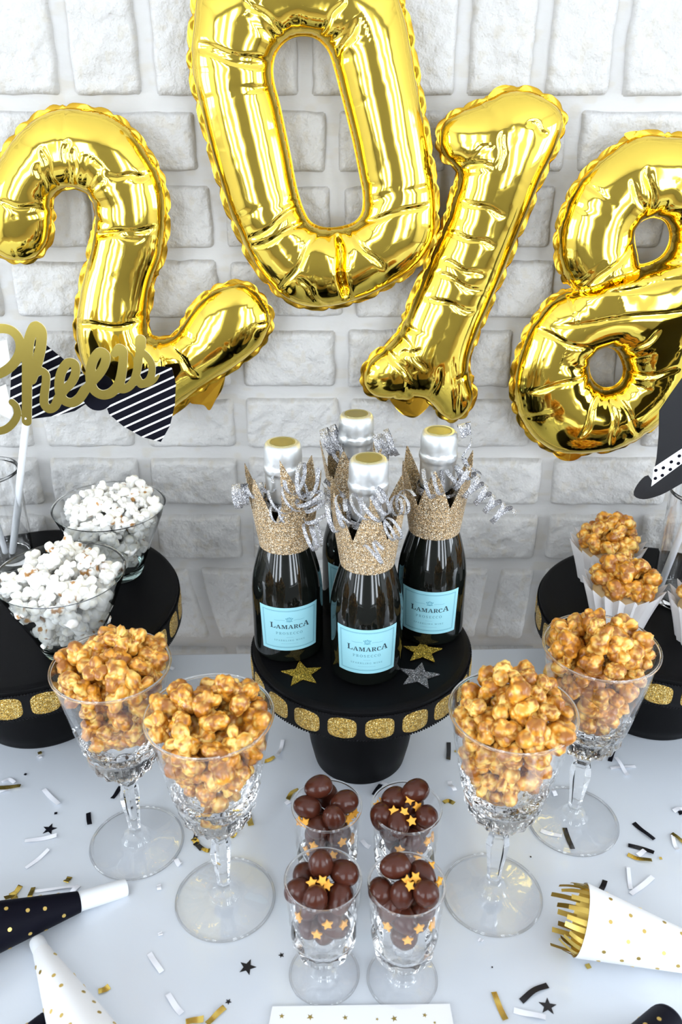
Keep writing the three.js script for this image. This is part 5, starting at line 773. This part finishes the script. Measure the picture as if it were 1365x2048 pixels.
[
  ['gold', [[-0.3272, -0.6037], [-0.3123, -0.6044], [-0.3022, -0.605]], W, 'straight, half out of the picture in front of the large stand'],
  ['white', [[-0.3221, -0.6108], [-0.3168, -0.6147], [-0.3093, -0.6095]], W * 0.8, 'curled behind the gold strip below the large stand'],
  ['white', [[-0.3214, -0.598], [-0.3153, -0.5993], [-0.3112, -0.6012]], W * 0.6, 'peeking in front of the gold strip below the large stand'],
  ['white', [[-0.2795, -0.6018], [-0.2699, -0.5918], [-0.2596, -0.582]], W, 'lying alone between the large stand and a goblet'],
  ['black', [[-0.2301, -0.573], [-0.2276, -0.5653], [-0.2249, -0.5584]], W, 'upright and short, beside the foot of a goblet'],
  ['black', [[-0.2078, -0.605], [-0.2101, -0.5968], [-0.2121, -0.5893]], W, 'slanting behind a goblet stem'],
  ['white', [[-0.2772, -0.5404], [-0.2656, -0.5426], [-0.251, -0.5465]], W, 'just below the black star near the large stand'],
  ['white', [[-0.267, -0.5116], [-0.2597, -0.521], [-0.2532, -0.5306]], W * 0.8, 'slanting above the black horn'],
  ['gold', [[-0.2654, -0.494], [-0.2684, -0.4858], [-0.2741, -0.481]], W, 'crooked, behind the black horn'],
  ['gold', [[-0.2707, -0.4877], [-0.2659, -0.481], [-0.265, -0.4781]], W * 1.2, 'touching the side of the black horn'],
  ['gold', [[-0.2545, -0.4926], [-0.2544, -0.4858], [-0.2537, -0.481]], W * 0.9, 'poking out behind the black horn'],
  ['white', [[-0.2521, -0.4887], [-0.2362, -0.4906], [-0.2202, -0.4926]], W * 0.6, 'long and thin, behind the black horn'],
  ['gold', [[-0.2273, -0.503], [-0.228, -0.4995], [-0.2288, -0.4965]], W * 1.1, 'short, above the mouthpiece of the black horn'],
  ['white', [[-0.2174, -0.4945], [-0.2197, -0.4906], [-0.2217, -0.4877]], W, 'crumpled, against the black horn'],
  ['white', [[-0.1415, -0.521], [-0.1381, -0.5158], [-0.1362, -0.5147]], W, 'short, in front of a goblet foot', ],
  ['white', [[-0.1513, -0.4955], [-0.1498, -0.4896]], W * 0.8, 'tiny, between the mouthpiece and a goblet foot'],
  ['white', [[-0.1467, -0.4327], [-0.142, -0.4261], [-0.1342, -0.4171]], W, 'lying between the black horn and the black star'],
  ['white', [[-0.1266, -0.3999], [-0.1201, -0.3915], [-0.1139, -0.3849]], W, 'lying near the white horn at the front'],
  ['white', [[-0.1421, -0.4508], [-0.1406, -0.4473]], W * 0.8, 'tiny, in front of a goblet foot and alone'],
  ['gold', [[-0.1779, -0.4018], [-0.1742, -0.4029], [-0.1709, -0.406]], W * 1.1, 'bent, above the white horn'],
  ['gold', [[-0.0838, -0.39], [-0.0895, -0.3841], [-0.095, -0.3776]], W, 'long, at the front near the napkin'],
  ['gold', [[-0.1101, -0.379], [-0.104, -0.3805], [-0.0977, -0.3812]], W * 1.1, 'lying across, at the very front'],
  ['black', [[-0.1238, -0.5527], [-0.1276, -0.5482], [-0.1288, -0.5415]], W * 0.9, 'curled behind a goblet stem', 0.004],
  ['gold', [[-0.1304, -0.5431], [-0.1273, -0.5404], [-0.1258, -0.536]], W * 1.2, 'short, stuck to the curled black strip'],
  ['black', [[-0.1279, -0.5382], [-0.1239, -0.5349], [-0.1204, -0.5317]], W * 1.1, 'short, stuck to the curled gold and black strips'],
  ['gold', [[-0.121, -0.5327], [-0.1172, -0.5306], [-0.1136, -0.53]], W * 0.9, 'end of the curl behind a goblet stem'],
  ['gold', [[-0.0972, -0.5448], [-0.0932, -0.5493]], W * 1.1, 'short, close behind a goblet stem'],
  ['gold', [[-0.0839, -0.5724], [-0.0828, -0.5653], [-0.0802, -0.5567]], W * 1.2, 'upright, beside a goblet bowl'],
  ['gold', [[-0.0784, -0.6374], [-0.0699, -0.6408], [-0.0652, -0.6436]], W, 'lying beside the middle stand pedestal'],
  ['white', [[-0.0588, -0.6685], [-0.06, -0.6555], [-0.0621, -0.6415]], W * 0.9, 'curled beside the middle stand pedestal', 0.004],
  ['gold', [[-0.0494, -0.5893], [-0.046, -0.5968], [-0.0397, -0.6018]], W, 'crooked, behind the small egg glass'],
  ['white', [[-0.0511, -0.5869], [-0.0472, -0.5832]], W * 1.1, 'crumpled, beside the small egg glass'],
  ['white', [[0.0182, -0.5415], [0.0216, -0.536], [0.025, -0.5338]], W, 'lying between the four small egg glasses'],
  ['black', [[0.0376, -0.6082], [0.0346, -0.6018], [0.0305, -0.5943]], W, 'behind the small egg glass at the pedestal'],
  ['white', [[0.0387, -0.6108], [0.0451, -0.6056], [0.0506, -0.6031]], W, 'crossing a black strip behind the small egg glass'],
  ['black', [[0.1084, -0.6655], [0.107, -0.6527], [0.1051, -0.6401]], W, 'upright, beside the middle stand pedestal'],
  ['white', [[0.1034, -0.6121], [0.1035, -0.6044], [0.1064, -0.5968]], W, 'curled beside the goblet near the egg glasses', 0.004],
  ['gold', [[0.0944, -0.585], [0.0997, -0.5875], [0.1043, -0.5832]], W, 'bent, beside the goblet near the egg glasses'],
  ['white', [[0.1966, -0.6031], [0.2, -0.593]], W, 'short, behind two goblet bowls', 0.003],
  ['black', [[0.273, -0.6569], [0.2681, -0.6484], [0.263, -0.6387]], W, 'slanting, behind the goblet by the cupcakes', 0.003],
  ['white', [[0.2613, -0.6292], [0.2728, -0.6306], [0.2863, -0.6319]], W * 0.8, 'crossing another white strip behind the goblet foot'],
  ['white', [[0.27, -0.6429], [0.2723, -0.6306], [0.2746, -0.6186]], W * 0.9, 'crossed by another white strip behind the goblet foot', 0.002, 0.001],
  ['black', [[0.1996, -0.5555], [0.1998, -0.5448], [0.2011, -0.5317]], W, 'seen through the foot of the goblet by the cupcakes', 0.0004, 0],
  ['white', [[0.1776, -0.5527], [0.184, -0.5493], [0.1948, -0.5459]], W, 'seen through the foot of the goblet by the cupcakes', 0.0003, 0],
  ['black', [[0.263, -0.5613], [0.268, -0.5515], [0.2751, -0.542]], W, 'wavy, furthest back of a black pair near the edge'],
  ['black', [[0.2505, -0.536], [0.2604, -0.5327], [0.2698, -0.5268]], W, 'lying right beside a gold strip near the edge'],
  ['gold', [[0.2472, -0.5263], [0.255, -0.521], [0.2657, -0.5194]], W * 0.9, 'tucked beside a black strip near the edge'],
  ['white', [[0.2555, -0.5252], [0.2628, -0.5295]], W, 'short, caught between a black and a gold strip'],
  ['gold', [[0.293, -0.5493], [0.2959, -0.5448], [0.301, -0.5371]], W * 0.9, 'running off the edge of the picture'],
  ['white', [[0.2931, -0.547], [0.2914, -0.5371], [0.2918, -0.5306]], W * 0.8, 'beside the gold strip that runs off the edge'],
  ['white', [[0.3035, -0.5748], [0.3089, -0.5772], [0.3149, -0.576]], W, 'with a black scrap on it, at the edge'],
  ['black', [[0.3073, -0.5724], [0.3139, -0.573]], W, 'short, on a white strip at the edge'],
  ['white', [[0.2436, -0.5127], [0.2411, -0.5015], [0.2391, -0.4906]], W * 0.8, 'upright, one side of a white V above the horn'],
  ['white', [[0.2376, -0.4858], [0.249, -0.4936], [0.2609, -0.502]], W, 'slanting, other side of a white V above the horn'],
  ['black', [[0.2204, -0.4995], [0.2165, -0.4926], [0.2114, -0.4858]], W, 'lying against the back of the gold-fringed horn'],
  ['gold', [[0.1119, -0.4014], [0.114, -0.3915], [0.1171, -0.3805]], W, 'long, between the napkin and the black star'],
  ['black', [[0.1308, -0.3945], [0.1414, -0.4022], [0.1526, -0.4068]], W * 1.05, 'long and bent, above the black star at the front'],
  ['white', [[0.1241, -0.3878], [0.1336, -0.3849], [0.1459, -0.3819]], W, 'almost lost on the table below the black star'],
  ['white', [[0.1071, -0.4447], [0.1098, -0.4421]], W * 0.7, 'tiny, in front of the goblet near the egg glasses'],
  ['white', [[-0.1952, -0.7881], [-0.1878, -0.7845]], W * 1.1, 'short, at the back of the table beside the large stand'],
  ['white', [[-0.2993, -0.647], [-0.2951, -0.6429]], W * 0.8, 'tiny, at the foot of the large stand'],
].forEach((a) => strip(...a));
[
  ['black', [-0.3032, 0.75, -0.6212], 0.0016, 'in front of the large stand'], ['black', [-0.2595, 0.75, -0.5724], 0.0018, 'just above the black star near the large stand'], ['black', [-0.0965, 0.75, -0.5584], 0.002, 'behind a goblet stem'], ['black', [-0.0857, 0.75, -0.563], 0.0022, 'beside an upright gold strip'],
  ['gold', [0.1144, 0.75, -0.6527], 0.0022, 'beside an upright black strip at the pedestal'], ['gold', [0.2742, 0.75, -0.5221], 0.0016, 'near the strips at the edge'], ['gold', [0.1864, 0.75, -0.422], 0.0026, 'in front of the gold-fringed horn'], ['gold', [-0.2985, 0.75, -0.6505], 0.0026, 'at the foot of the large stand'], ['black', [0.163, 0.75, -0.5236], 0.0009, 'between two goblet feet'], ['black', [0.1139, 0.75, -0.4212], 0.0008, 'on the bare table in front of a goblet'],
].forEach((a) => speck(...a));
solo('confetti_scrap', 'gold confetti scrap on the rim of the middle stand behind a bottle', 'confetti', (() => { const g = extruded(starPoints(0.006, 0.0026, 0.4), 0.0003); g.rotateX(-Math.PI / 2); return g; })(), M.confettiGold, ((p) => [p[0], p[1] + 0.0002, p[2]])([-0.0776, 0.8855, -0.6965]));

// ---------- shadows, then the picture ----------
scene.traverse((o) => { if (o.isMesh) { o.castShadow = true; o.receiveShadow = true; } });
renderer.render(scene, camera);
